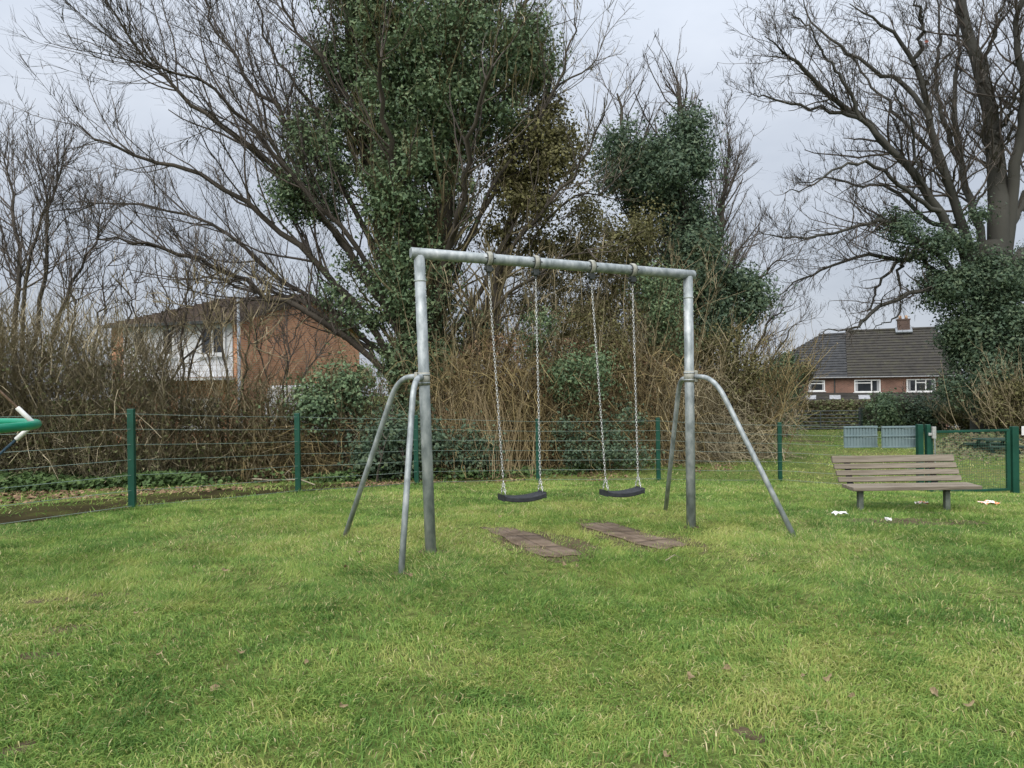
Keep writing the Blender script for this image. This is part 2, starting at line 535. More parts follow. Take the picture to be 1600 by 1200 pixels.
# vectorised tubes -------------------------------------------------
def tubes(groups, k=3):
    """groups: list of (pts (m,n,3), rad (m,n)); returns V, F"""
    Vs, Fs, off = [], [], 0
    for pts, rad in groups:
        m, n, _ = pts.shape
        if m == 0:
            continue
        t = np.gradient(pts, axis=1)
        t /= np.linalg.norm(t, axis=2, keepdims=True) + 1e-9
        mt = t.mean(axis=1)
        ref = np.where(np.abs(mt[:, 2:3]) > 0.85, np.array([[1.0, 0.13, 0]]), np.array([[0.0, 0, 1.0]]))
        u = np.cross(t, ref[:, None, :])
        u /= np.linalg.norm(u, axis=2, keepdims=True) + 1e-9
        v = np.cross(t, u)
        a = np.arange(k) * 2 * np.pi / k
        ring = u[:, :, None, :] * np.cos(a)[None, None, :, None] + v[:, :, None, :] * np.sin(a)[None, None, :, None]
        V = pts[:, :, None, :] + ring * rad[:, :, None, None]
        base = off + (np.arange(m) * n * k)[:, None, None] + (np.arange(n - 1) * k)[None, :, None]
        j = np.arange(k if k > 2 else 1)[None, None, :]
        j2 = (j + 1) % k
        Fq = np.stack([base + j, base + j2, base + k + j2, base + k + j], axis=-1).reshape(-1, 4)
        Vs.append(V.reshape(-1, 3))
        Fs.append(Fq)
        off += m * n * k
    return np.concatenate(Vs), [np.concatenate(Fs)]


def grow(st, d, L, r, n, wig, trop=(0, 0, 0), taper=0.3, rng=RNG):
    """vectorised wandering polylines: starts, directions, lengths, radii"""
    m = len(st)
    pts = np.zeros((m, n + 1, 3))
    pts[:, 0] = st
    d = d / (np.linalg.norm(d, axis=1, keepdims=True) + 1e-9)
    step = (L / n)[:, None]
    tr = np.array(trop)[None, :]
    for i in range(n):
        d = d + rng.normal(0, wig, (m, 3)) + tr / n
        d /= np.linalg.norm(d, axis=1, keepdims=True) + 1e-9
        pts[:, i + 1] = pts[:, i] + d * step
    rad = r[:, None] * np.linspace(1, taper, n + 1)[None, :]
    return pts, rad


def kids(pts, rad, num, t0, t1, ang, angsd, lr, rr, rng=RNG, lmin=0.0):
    """children of polylines: num per parent; returns starts, dirs, lengths, radii"""
    m, n, _ = pts.shape
    num = np.broadcast_to(np.asarray(num), (m,)).astype(int)
    idx = np.repeat(np.arange(m), num)
    M_ = len(idx)
    t = rng.uniform(t0, t1, M_) * (n - 1)
    i = np.minimum(t.astype(int), n - 2)
    f = (t - i)[:, None]
    a, b = pts[idx, i], pts[idx, i + 1]
    st = a * (1 - f) + b * f
    tg = b - a
    tg /= np.linalg.norm(tg, axis=1, keepdims=True) + 1e-9
    rv = rng.normal(0, 1, (M_, 3))
    rv -= tg * (rv * tg).sum(1, keepdims=True)
    rv /= np.linalg.norm(rv, axis=1, keepdims=True) + 1e-9
    an = np.radians(rng.normal(ang, angsd, M_))[:, None]
    d = tg * np.cos(an) + rv * np.sin(an)
    plen = np.linalg.norm(np.diff(pts, axis=1), axis=2).sum(1)[idx]
    L = np.maximum(plen * lr * rng.uniform(0.55, 1.25, M_) * (1.1 - 0.55 * t / (n - 1)), lmin)
    rp = rad[idx, i]
    return st, d, L, rp * rr * rng.uniform(0.7, 1.1, M_)


def limb(pix, d0, d1, r0, r1, n=16, jit=0.03, rng=RNG):
    """a limb through photo points, its depth going from d0 to d1; returns (n,3),(n,)"""
    m = len(pix)
    P3 = np.array([P(x, y, d0 + (d1 - d0) * (i / (m - 1)) ** 1.2) for i, (x, y) in enumerate(pix)])
    ext = np.vstack([2 * P3[0] - P3[1], P3, 2 * P3[-1] - P3[-2]])
    out = []
    for s in np.linspace(0, m - 1 - 1e-6, n):
        i = int(s)
        f = s - i
        p0, p1, p2, p3 = ext[i], ext[i + 1], ext[i + 2], ext[i + 3]
        out.append(0.5 * (2 * p1 + (p2 - p0) * f + (2 * p0 - 5 * p1 + 4 * p2 - p3) * f * f + (3 * p1 - p0 - 3 * p2 + p3) * f ** 3))
    out = np.array(out)
    out[1:] += rng.normal(0, jit, (n - 1, 3))
    return out, np.linspace(1, 0, n) ** 0.85 * (r0 - r1) + r1


def leaves(C, N, size, rng=RNG, aspect=0.8, tri=False):
    """leaf-shaped quads: centres, normals, sizes"""
    m = len(C)
    N = N / (np.linalg.norm(N, axis=1, keepdims=True) + 1e-9)
    rv = rng.normal(0, 1, (m, 3))
    u = rv - N * (rv * N).sum(1, keepdims=True)
    u /= np.linalg.norm(u, axis=1, keepdims=True) + 1e-9
    v = np.cross(N, u)
    s = size[:, None]
    if tri:
        V = np.stack([C - u * s * 0.5 + v * s * 0.42, C - u * s * 0.4 - v * s * 0.42, C + u * s * 0.62], axis=1).reshape(-1, 3)
        return V, [(np.arange(m) * 3)[:, None] + np.arange(3)[None, :]], np.repeat(rng.uniform(0, 1, m), 3)
    fold = N * s * 0.16
    V = np.stack([C - u * s * 0.5, C + v * s * 0.5 * aspect - fold, C + u * s * 0.55, C - v * s * 0.5 * aspect - fold], axis=1).reshape(-1, 3)
    Fq = (np.arange(m) * 4)[:, None] + np.arange(4)[None, :]
    rnd = np.repeat(rng.uniform(0, 1, m), 4)
    return V, [Fq], rnd


def blob_points(blobs, n, sub=0.6, rng=RNG, per=260, shell=0.28):
    """leaf positions in small clumps spread through ellipsoids; blobs: (centre, radii, weight)"""
    wts = np.array([b[2] * np.prod(b[1]) ** (2 / 3) for b in blobs])
    wts = wts / wts.sum()
    Cs, Ns = [], []
    for (c, r, _), wt in zip(blobs, wts):
        nl = int(n * wt)
        if nl < 10:
            continue
        ns = max(1, nl // per)
        q = rng.normal(0, 1, (ns, 3))
        q /= np.linalg.norm(q, axis=1, keepdims=True)
        q *= rng.uniform(0.25, 1.0, (ns, 1)) ** 0.45
        sc = np.array(c)[None] + q * np.array(r)[None]
        sr = sub * rng.uniform(0.55, 1.35, ns)
        idx = rng.integers(0, ns, nl)
        h = rng.normal(0, 1, (nl, 3))
        h /= np.linalg.norm(h, axis=1, keepdims=True)
        rr = sr[idx][:, None] * (1 + rng.normal(0, shell, (nl, 1)))
        Cs.append(sc[idx] + h * rr * np.array([1, 1, 0.85]))
        Ns.append(h + np.array([0, 0, 0.35]) + rng.normal(0, 0.45, (nl, 3)))
    return np.concatenate(Cs), np.concatenate(Ns)


def pxblob(x0, y0, x1, y1, d, rd, wt=1.0):
    """an ellipsoid that spans a photo rectangle at depth d"""
    c = P((x0 + x1) / 2, (y0 + y1) / 2, d)
    return (tuple(c), (abs(x1 - x0) / 2 / F * d, rd, abs(y1 - y0) / 2 / F * d), wt)


# ------------------------------------------------------------------ ground
xs = np.concatenate([np.linspace(-260, -30, 24), np.linspace(-29, -8, 40), np.linspace(-7.8, 7.8, 112), np.linspace(8, 29, 40), np.linspace(30, 260, 24)])
ys = np.concatenate([np.linspace(-30, 1, 12), np.linspace(1.2, 16, 118), np.linspace(16.4, 50, 70), np.linspace(52, 400, 40)])
X, Y = np.meshgrid(xs, ys)
Z = G(X, Y)
nx, ny = len(xs), len(ys)
ii = np.arange(nx * ny).reshape(ny, nx)
Fg = np.stack([ii[:-1, :-1], ii[:-1, 1:], ii[1:, 1:], ii[1:, :-1]], -1).reshape(-1, 4)
g = np_mesh('ground', np.stack([X, Y, Z], -1).reshape(-1, 3), [Fg], M['ground'], smooth=True)
tag(g, kind='structure')

# fence line (bases of the posts)
POSTPX = [(207, 795), (466, 770), (651, 757), (841, 752), (1029, 751), (1219, 752), (1443, 768)]
POSTS = [hit(*p) for p in POSTPX]
dirl = (POSTS[0] - POSTS[1])
dirl.z = 0
pl = POSTS[0] + dirl.normalized() * 2.5
POSTS.insert(0, Vector((pl.x, pl.y, float(G(pl.x, pl.y)))))
FPOLY = np.array([(p.x, p.y) for p in POSTS])
GATE_R = hit(1580, 771)


def fence_y(x):
    return np.interp(x, np.append(FPOLY[:, 0], [GATE_R.x, GATE_R.x + 8]), np.append(FPOLY[:, 1], [GATE_R.y, GATE_R.y - 0.3]),
                     left=FPOLY[0, 1] - 2)


# muddy path behind the fence
prow = []
cx = np.concatenate([[-16.0, -11.0], FPOLY[:5, 0] + 0.0])
cy = np.concatenate([[FPOLY[0, 1] - 6.8, FPOLY[0, 1] - 3.2], FPOLY[:5, 1]])
tt = np.linspace(0, len(cx) - 1, 90)
lx, ly = np.interp(tt, np.arange(len(cx)), cx), np.interp(tt, np.arange(len(cy)), cy)
tx, ty = np.gradient(lx), np.gradient(ly)
ln = np.hypot(tx, ty)
nxv, nyv = -ty / ln, tx / ln
rows = []
for k_, o_ in enumerate(np.linspace(0.15, 1.75, 9)):
    wob = (vnoise(tt * 3, tt * 0 + k_, 1.0, 9) - 0.5) * (0.3 if k_ in (0, 8) else 0)
    fade = np.clip((len(cx) - 1 - tt) / 1.5, 0.05, 1)
    oo = 0.95 + (o_ - 0.95) * fade + wob
    rx, ry = lx + nxv * oo, ly + nyv * oo
    rows.append(np.stack([rx, ry, G(rx, ry) + 0.006], -1))
PR = np.array(rows)
kk, mm = PR.shape[:2]
ii = np.arange(kk * mm).reshape(kk, mm)
Fp = np.stack([ii[:-1, :-1], ii[:-1, 1:], ii[1:, 1:], ii[1:, :-1]], -1).reshape(-1, 4)
tag(np_mesh('path', PR.reshape(-1, 3), [Fp], M['path'], smooth=True), kind='structure')
PATHC = np.stack([lx, ly], -1)


def dist_fence_signed(x, y):
    """metres beyond the fence line (positive) measured roughly along y"""
    return y - fence_y(x)


# worn patches of soil; those at the swing feet also stand for contact shade
PATCH = []


def soil_shade_patch(px, py, rx, ry, ang=0.0):
    c = hit(px, py)
    n = 26
    vs = [(c.x, c.y)]
    ca, sa = math.cos(ang), math.sin(ang)
    for ring in (0.5, 1.0):
        for i in range(n):
            a = 2 * math.pi * i / n
            rr = ring * (0.75 + 0.5 * float(vnoise(math.cos(a) * 2 + px, math.sin(a) * 2 + py, 1.0, 8)))
            u, v = rx * rr * math.cos(a), ry * rr * math.sin(a)
            vs.append((c.x + u * ca - v * sa, c.y + u * sa + v * ca))
    V = np.array([(x, y, float(G(x, y)) + 0.002) for x, y in vs])
    t3 = np.array([(0, 1 + i, 1 + (i + 1) % n) for i in range(n)])
    q4 = np.array([(1 + i, 1 + n + i, 1 + n + (i + 1) % n, 1 + (i + 1) % n) for i in range(n)])
    tag(np_mesh('ground_soil_and_shade', V, [t3, q4], M['soil'], smooth=True), kind='structure')
    PATCH.append((c.x, c.y, rx, ry, ang))


soil_shade_patch(1440, 815, 0.85, 0.26)
soil_shade_patch(100, 985, 0.16, 0.11)
soil_shade_patch(75, 938, 0.18, 0.06)
soil_shade_patch(180, 930, 0.22, 0.05)
soil_shade_patch(25, 1172, 0.06, 0.07)
soil_shade_patch(1175, 1150, 0.035, 0.075, 0.6)
soil_shade_patch(60, 1025, 0.12, 0.05)
soil_shade_patch(1262, 690, 0.9, 0.5)

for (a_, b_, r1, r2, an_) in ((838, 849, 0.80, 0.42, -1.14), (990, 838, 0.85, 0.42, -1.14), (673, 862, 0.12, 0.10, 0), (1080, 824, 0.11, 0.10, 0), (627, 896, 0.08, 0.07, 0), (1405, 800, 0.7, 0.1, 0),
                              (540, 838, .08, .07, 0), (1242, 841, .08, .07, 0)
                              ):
    soil_shade_patch(a_, b_, r1, r2, an_)  # dark patches at swing feet paint contact shadow as well as worn soil

# ------------------------------------------------------------------ swing frame
BL, BR = hit(673, 862), hit(1080, 824)
TL, TR = P(655, 396, BL.y), P(1075, 429, BR.y)
BU = (TR - TL).normalized()
frame = thing('swing_gantry', 'grey galvanised steel swing frame with crossbar and four braces on the lawn', 'swing frame', (BL + BR) / 2)
mb = MB()
mb.tube([TL - BU * 0.075, TL - BU * 0.07, TR + BU * 0.065, TR + BU * 0.07], [0.044, 0.0475, 0.0475, 0.044], 20)
mb.build('crossbeam', M['galv'], frame, smooth=True)
for base, top in ((BL, TL), (BR, TR)):
    mb = MB()
    ax = (top - base)
    b0 = base - ax.normalized() * 0.15
    mb.tube([b0, base + ax * 0.5, top - ax.normalized() * 0.02], 0.047, 20)
    up = mb.build('upright_post', M['galv'], frame, smooth=True)
    # sleeve joint near the top and its rivets
    mb = MB()
    q0, q1 = base + ax * 0.905, base + ax * 0.909
    mb.tube([q0, q1], 0.0485, 20)
    mb.build('sleeve_joint', M['galv_dull'], up, smooth=True)
    for k in range(5):
        c = base + ax * (0.93 - 0.022 * k - (0.008 if k > 1 else 0))
        for sgn in (-1, 1):
            sd = Vector((sgn, -0.25, 0)).normalized()
            mb = MB()
            mb.tube([c + sd * 0.044, c + sd * 0.053], 0.0075, 8)
            mb.build('rivet', M['galv_dull'], up)


def bend(a, m, b, n=8):
    """polyline a-m-b with a round bend at m"""
    a, m, b = Vector(a), Vector(m), Vector(b)
    p0, p2 = m + (a - m).normalized() * min(0.17, (a - m).length * 0.8), m + (b - m).normalized() * 0.22
    out = [a]
    for i in range(n + 1):
        t = i / n
        out.append(p0 * (1 - t) ** 2 + m * 2 * t * (1 - t) + p2 * t * t)
    out += [m.lerp(b, 0.5), b]
    return out


def brace(start_px, bend_px, foot_px, base, fb):
    foot = hit(*foot_px)
    d0 = base.y
    a = P(*start_px, d0 + (foot.y - d0) * 0.03)
    m = P(*bend_px, d0 + (foot.y - d0) * fb)
    dn = (foot - m).normalized()
    mb = MB()
    mb.tube(bend(a, m, foot + dn * 0.08), 0.0245, 14)
    mb.build('brace_leg', M['galv'], frame, smooth=True)


brace((660, 590), (647, 588), (627, 895), BL, 0.35)
brace((658, 588), (622, 590), (539, 838), BL, 0.28)
brace((1086, 588), (1117, 591), (1242, 841), BR, 0.35)
brace((1072, 592), (1062, 592), (1040, 798), BR, 0.3)
for (cx_, cy_, base, sgn) in ((662, 592, BL, -1), (1077, 588, BR, 1)):
    c = P(cx_, cy_, base.y)
    mb = MB()
    mb.tube([c - Vector((0, 0, 0.055)), c + Vector((0, 0, 0.055))], 0.053, 18)
    cl = mb.build('brace_clamp', M['cast'], frame, smooth=True)
    mb = MB()
    mb.box(c + Vector((sgn * 0.055, -0.012, 0.0)), (0.03, 0.075, 0.115), Matrix.Rotation(sgn * 0.2, 3, 'Z'))
    mb.build('clamp_plate', M['cast'], cl, bevel=0.006)
    for zz in (-0.035, 0.035):
        mb = MB()
        mb.tube([c + Vector((0, 0, zz - 0.006)), c + Vector((0, 0, zz + 0.006))], 0.0555, 18)
        mb.build('band', M['galv'], cl, smooth=True)

# hangers on the beam
HANG = []
for hx in (769, 842, 929, 993):
    best = min((abs((800 + F * q.x / q.y) - hx + (q.z - ZC) / q.y * F * math.sin(ROLL)), t, q) for t in np.linspace(0, 1, 1500) for q in [TL.lerp(TR, t)])
    q = best[2].copy()
    HANG.append(q)
    mb = MB()
    mb.tube([q - BU * 0.022, q - BU * 0.018, q + BU * 0.018, q + BU * 0.022], [0.058, 0.066, 0.066, 0.058], 20)
    hg = mb.build('hanger_clamp', M['cast'], frame, smooth=True)
    perp = BU.cross(Vector((0, 0, 1))).normalized()
    mb = MB()
    for sg in (-1, 1):
        mb.tube([q + BU * (sg * 0.022) + perp * 0.035, q + BU * (sg * 0.05) + perp * 0.035], 0.014, 8)
        mb.tube([q + BU * (sg * 0.022), q + BU * (sg * 0.03)], 0.056, 16)
    mb.build('bearing', M['black'], hg, smooth=True)
    mb = MB()
    c = q - Vector((0, 0, 0.09))
    mb.box(c, (0.05, 0.05, 0.055), Matrix.Rotation(math.atan2(BU.y, BU.x), 3, 'Z'))
    mb.tube([c - BU * 0.045, c + BU * 0.045], 0.016, 8)
    mb.tube([c - Vector((0, 0, 0.02)), c - Vector((0, 0, 0.065))], 0.012, 8)
    mb.build('shackle', M['black'], hg, bevel=0.004)


def chain(a, b, pitch=0.0255, wire=0.0036, half=0.0085):
    """short-link chain as real links from a to b"""
    a, b = Vector(a), Vector(b)
    t = (b - a).normalized()
    n = max(2, int((b - a).length / pitch))
    u = t.cross(Vector((0, 1, 0))).normalized()
    v = t.cross(u)
    V, Q = [], []
    K, S = 8, 4
    for i in range(n):
        c = a + t * pitch * (i + 0.5)
        s_ = u if i % 2 else v
        nrm = v if i % 2 else u
        for k in range(K):
            an = 2 * math.pi * k / K + math.pi / 8
            ct = t * (math.cos(an) * (pitch / 2 + wire)) + s_ * (math.sin(an) * half)
            rd = ct.normalized()
            for j in range(S):
                bb = 2 * math.pi * j / S
                V.append(c + ct + rd * (wire * math.cos(bb)) + nrm * (wire * math.sin(bb)))
        o = i * K * S
        for k in range(K):
            k2 = (k + 1) % K
            for j in range(S):
                j2 = (j + 1) % S
                Q.append((o + k * S + j, o + k2 * S + j, o + k2 * S + j2, o + k * S + j2))
    return V, Q


def swing(h0, h1, seat_px, label):
    mid = (h0 + h1) / 2
    perp = BU.cross(Vector((0, 0, 1))).normalized()
    c = P(*seat_px, mid.y)
    hw, dp, th = 0.205, 0.17, 0.038
    bu = Vector((BU.x, BU.y, 0)).normalized()
    root = thing('swing', label, 'swing', c, 'swings hanging from the steel frame')
    # curved rubber slab
    n = 14
    vs, fs = [], []
    for i in range(n + 1):
        s_ = -1 + 2 * i / n
        sag = 0.026 * (s_ * s_) - 0.012
        e_ = 1 - 0.12 * abs(s_) ** 4
        for (q, z) in ((-1, 0), (1, 0), (1, 1), (-1, 1)):
            qq = q * dp / 2 * e_
            vs.append(c + bu * (s_ * hw) + perp * qq + Vector((0, 0, sag + (z - 1) * th + 0.004 * (z == 1))))
    for i in range(n):
        for j in range(4):
            j2 = (j + 1) % 4
            fs.append((i * 4 + j, (i + 1) * 4 + j, (i + 1) * 4 + j2, i * 4 + j2))
    fs += [(3, 2, 1, 0), tuple(n * 4 + j for j in range(4))]
    MB().add(vs, fs).build('seat', M['rubber'], root, bevel=0.007)
    for sg, h in ((-1, h0), (1, h1)):
        top = h - Vector((0, 0, 0.15))
        end = c + bu * (sg * (hw - 0.022)) + Vector((0, 0, 0.012))
        joint = end + Vector((0, 0, 0.13)) + bu * (sg * -0.0)
        V, Q = chain(top, joint)
        for d_ in (-1, 1):
            V2, Q2 = chain(joint, end + perp * (d_ * 0.052))
            o = len(V)
            V += V2
            Q += [tuple(x + o for x in q) for q in Q2]
        MB().add(V, Q).build('chain', M['chain'], root, smooth=True)


swing(HANG[0], HANG[1], (816, 774), 'black rubber swing seat on two chains nearer the thicker-looking near post, hanging lower')
swing(HANG[2], HANG[3], (972, 767), 'black rubber swing seat on two chains closest to the far upright of the frame')


# worn rubber mats under the swings
MATS = []


def swing_mat(corners, label, splits):
    pts = [hit(*c) for c in corners]                  # back-left, back-right, front-right, front-left
    c = sum(pts, Vector()) / 4
    root = thing('safety_mat', label, 'rubber mat', c, 'worn rubber mats under the swings')
    MATS.append(np.array([(p.x, p.y) for p in pts]))
    a, b, e, d = pts
    cuts = [0] + splits + [1]
    for i in range(len(cuts) - 1):
        for half in (0, 1):
            t0, t1 = cuts[i] + 0.004, cuts[i + 1] - 0.004
            s0, s1 = (0.0, 0.494) if half == 0 else (0.506, 1.0)
            V, Q = [], []
            N = 7
            for r_ in range(N):
                for s_ in range(N):
                    t = t0 + (t1 - t0) * r_ / (N - 1)
                    s = s0 + (s1 - s0) * s_ / (N - 1)
                    te = t + (0.05 * (float(vnoise(s * 9 + a.x, 3.0, 1.0, 23)) - 0.5) if t < 0.02 or t > 0.98 else 0)
                    se = s + (0.16 * (float(vnoise(t * 11 + a.x, 7.0 + s, 1.0, 24)) - 0.5) if s < 0.01 or s > 0.99 else 0)
                    p = (a.lerp(b, se)).lerp(d.lerp(e, se), te)
                    V.append((p.x, p.y, float(G(p.x, p.y)) + 0.006 + 0.004 * float(vnoise(p.x, p.y, 3.0, 21))))
            for r_ in range(N - 1):
                for s_ in range(N - 1):
                    q = r_ * N + s_
                    Q.append((q, q + 1, q + N + 1, q + N))
            m_ = MB().add(V, Q).build('mat_tile', M['mat'], root, smooth=True)
            sm = m_.modifiers.new('thick', 'SOLIDIFY')
            sm.thickness = 0.006
            sm.offset = -1


swing_mat([(752, 826), (805, 826), (915, 868), (850, 873)], 'brown worn rubber mat with an open seam beneath the nearer swing', [0.36, 0.7])
swing_mat([(900, 819), (960, 819), (1080, 853), (1030, 861)], 'brown worn rubber mat beneath the swing by the far upright', [0.33, 0.74])

# ------------------------------------------------------------------ bench
LB = hit(1339, 797)
RB = hit(1473, 797)
by = (LB.y + RB.y) / 2
bench = thing('park_bench', 'weathered grey timber bench with four back slats on the grass', 'bench', ((LB.x + RB.x) / 2, by, (LB.z + RB.z) / 2))
sc_ = by / F
zs = P(1405, 757, by).z                               # seat top
x0, x1 = P(1329, 757, by - 0.12).x, P(1529, 757, by - 0.12).x
for k in range(2):
    mb = MB()
    yy = by - 0.12 + k * 0.15
    mb.box(((x0 + x1) / 2, yy, zs - 0.022 + 0.004 * k), (x1 - x0, 0.14, 0.042))
    mb.build('seat_plank', M['wood'], bench, bevel=0.006, origin=((x0 + x1) / 2, yy, zs))
zt = P(1392, 711, by + 0.3).z
hh = (zt - zs)
lean = 0.30
wx0, wx1 = P(1300, 730, by + 0.3).x, P(1489, 730, by + 0.3).x
slats = [(0.0, 0.26), (0.29, 0.20), (0.53, 0.20), (0.77, 0.20)]
for i, (o_, h_) in enumerate(slats):
    zc = zt - hh * (o_ + h_ / 2)
    yy = by + 0.175 + (zc - zs) * lean
    dxs = (i - 1.5) * 0.014
    mb = MB()
    mb.box(((wx0 + wx1) / 2 + dxs, yy, zc), (wx1 - wx0, 0.034, hh * h_), Matrix.Rotation(-math.atan(lean), 3, 'X'))
    mb.build('back_slat', M['wood'], bench, bevel=0.005, origin=((wx0 + wx1) / 2, yy, zc))
for p in (LB, RB):
    mb = MB()
    mb.box((p.x, by - 0.08, (p.z - 0.1 + zs - 0.045) / 2), (0.058, 0.058, zs - 0.045 - p.z + 0.1))
    mb.build('leg', M['leg'], bench, bevel=0.006)
    mb = MB()
    mb.box((p.x, by - 0.02, zs - 0.062), (0.05, 0.19, 0.018))
    mb.build('seat_support', M['leg'], bench)
    mb = MB()
    xx = p.x + (0.02 if p is LB else 0.03)
    mb.beam((xx, by + 0.20 - 0.06 * lean, zs - 0.06), (xx, by + 0.21 + hh * 0.95 * lean, zs + hh * 0.93), 0.07, 0.02, up=Vector((0, 1, 0)))
    mb.build('back_support', M['black'], bench)

# ------------------------------------------------------------------ mesh fence
H = 1.2
fence = thing('mesh_fence', 'low green wire mesh fence with posts running across behind the swings', 'fence', POSTS[3])


def fence_post(parent, p, h=H, w_=0.08):
    mb = MB()
    mb.box((p.x, p.y, p.z + h / 2 - 0.1), (w_, 0.058, h + 0.2), Matrix.Rotation(0.5, 3, 'Z') if False else None)
    return mb.build('post', M['green'], parent, bevel=0.006)


for p in POSTS[:-1]:
    fence_post(fence, p, H + 0.03)


def wires(parent, a, b, nm='wire_panel'):
    a, b = Vector(a), Vector(b)
    n = 14
    pts, rad = [], []
    L = (b - a).length
    sag = RNG.uniform(0.0, 0.02)

    def pt(t, h):
        q = a.lerp(b, t)
        gz = float(G(q.x, q.y))
        lin = a.z + (b.z - a.z) * t
        return (q.x, q.y - 0.035, lin + h - sag * math.sin(math.pi * t))
    for h in np.linspace(0.04, H - 0.03, 7):
        pts.append([pt(t, h) for t in np.linspace(0, 1, n)])
    Vh, Fh = tubes([(np.array(pts), np.full((len(pts), n), 0.0029))], 4)
    o = np_part(nm, Vh, Fh, M['wire'], parent)
    pts = []
    m = int(L / 0.05)
    for i in range(1, m):
        pts.append([pt(i / m, 0.01), pt(i / m, H - 0.03)])
    pts2 = []
    for h in np.linspace(0.04, H - 0.03, 7)[:-1] + 0.098:
        pts2.append([pt(t, h) for t in np.linspace(0, 1, n)])
    Vv, Fv = tubes([(np.array(pts), np.full((len(pts), 2), 0.0026)), (np.array(pts2), np.full((len(pts2), n), 0.0022))], 3)
    np_part('fine_wires', Vv, Fv, M['wire_dark'], o)


for i in range(len(POSTS) - 1):
    wires(fence, POSTS[i], POSTS[i + 1])

# two sign boards seen from the back, fixed to the fence
SA, SB = POSTS[-2], POSTS[-1]
for (xa, xb, lab) in ((1318, 1371, 'grey ribbed sign back on the fence, the one closer to the swings'), (1377, 1433, 'grey ribbed sign back on the fence, next to the gate post')):
    d = SA.y + (SB.y - SA.y) * ((xa + xb) / 2 - 1219) / (1443 - 1219) - 0.07
    c0, c1 = P(xa, 666, d), P(xb, 699, d)
    sg = thing('sign_board', lab, 'sign', (c0 + c1) / 2, 'sign boards on the fence')
    mb = MB()
    cx_, cz_ = (c0.x + c1.x) / 2, (c0.z + c1.z) / 2
    W_, H_ = c1.x - c0.x, c0.z - c1.z
    mb.box((cx_, d, cz_), (W_, 0.012, H_))
    mb.build('board', M['signback'], sg, bevel=0.003)
    for zz in (cz_ + H_ / 2 - 0.02, cz_ + H_ * 0.05, cz_ - H_ / 2 + 0.015):
        mb = MB()
        mb.box((cx_, d - 0.019, zz), (W_, 0.026, 0.03))
        mb.build('rail', M['signback'], sg, bevel=0.003)
    nr = 11
    for i in range(nr):
        mb = MB()
        mb.box((c0.x + W_ * (i + 0.5) / nr, d - 0.012, cz_), (0.034, 0.014, H_ * 0.98))
        mb.build('rib', M['signback'], sg)

# gate
gl, gr = POSTS[-1], GATE_R
gz = min(gl.z, gr.z)
gate = thing('gate', 'green framed wire mesh gate with silver latch at the end of the fence', 'gate', (gl + gr) / 2)
for p, ww, hh_ in ((gl + Vector((-0.06, 0, 0)), 0.1, 1.25), (gl + Vector((0.09, 0, 0)), 0.07, 1.25), (gr + Vector((0.07, 0, 0)), 0.12, 1.27)):
    mb = MB()
    zg = float(G(p.x, p.y))
    mb.box((p.x, p.y, zg + hh_ / 2 - 0.1), (ww, 0.1, hh_ + 0.2))
    mb.build('gate_post', M['green'], gate, bevel=0.008)
gy = gl.y + 0.0
xa, xb = gl.x + 0.14, gr.x - 0.03
zb, zt_ = gz + 0.08, gz + 1.2
fr = [((xa, gl.y, zb), (xb, gr.y, zb)), ((xa, gl.y, zt_), (xb, gr.y, zt_))]
for a, b in fr:
    MB().beam(a, b, 0.045, 0.045).build('gate_rail', M['green'], gate, bevel=0.004)
for x_, y_ in ((xa, gl.y), (xb - 0.02, gr.y)):
    MB().beam((x_, y_, zb - 0.02), (x_, y_, zt_ + 0.02), 0.07, 0.05, up=Vector((0, 1, 0))).build('gate_stile', M['green'], gate, bevel=0.004)
pts = []
for i in range(1, 33):
    t = i / 33
    pts.append([(xa + (xb - xa) * t, gl.y + (gr.y - gl.y) * t - 0.01, zb), (xa + (xb - xa) * t, gl.y + (gr.y - gl.y) * t - 0.01, zt_)])
for i in range(1, 22):
    z_ = zb + (zt_ - zb) * i / 22
    pts.append([(xa, gl.y - 0.014, z_), (xb, gr.y - 0.014, z_)])
Vv, Fv = tubes([(np.array(pts), np.full((len(pts), 2), 0.0022))], 3)
np_part('gate_mesh', Vv, Fv, M['wire_dark'], gate)
lp = P(1459, 676, gl.y - 0.06)
mb = MB()
mb.box(lp, (0.07, 0.05, 0.22))
mb.box(lp + Vector((-0.07, 0.0, -0.03)), (0.06, 0.03, 0.05))
latch = mb.build('latch', M['chain'], gate, bevel=0.006)
MB().tube([lp + Vector((0.0, -0.03, -0.1)), lp + Vector((0.0, -0.03, -0.55))], 0.008, 8).build('latch_rod', M['galv'], latch)

f2p = [gr + Vector((0.16, -0.02, 0)), gr + Vector((2.7, -0.1, 0)), gr + Vector((5.2, -0.2, 0))]
f2p = [Vector((p.x, p.y, float(G(p.x, p.y)))) for p in f2p]
fence2 = thing('mesh_fence', 'short stretch of green mesh fence past the gate hinge post', 'fence', f2p[0])
for p in f2p[1:]:
    fence_post(fence2, p, H + 0.03)
wires(fence2, f2p[0], f2p[1])
wires(fence2, f2p[1], f2p[2])
wp = P(1602, 673, f2p[0].y - 0.06)
plate = thing('notice_plate', 'small white plate on the fence just past the gate', 'sign', wp)
MB().box(wp, (0.14, 0.006, 0.17)).build('plate', M['paper'], plate, bevel=0.002)
for zz in (-0.07, 0.07):
    MB().tube([wp + Vector((0, -0.006, zz)), wp + Vector((0, 0.03, zz))], 0.006, 6).build('bolt', M['galv'], plate)

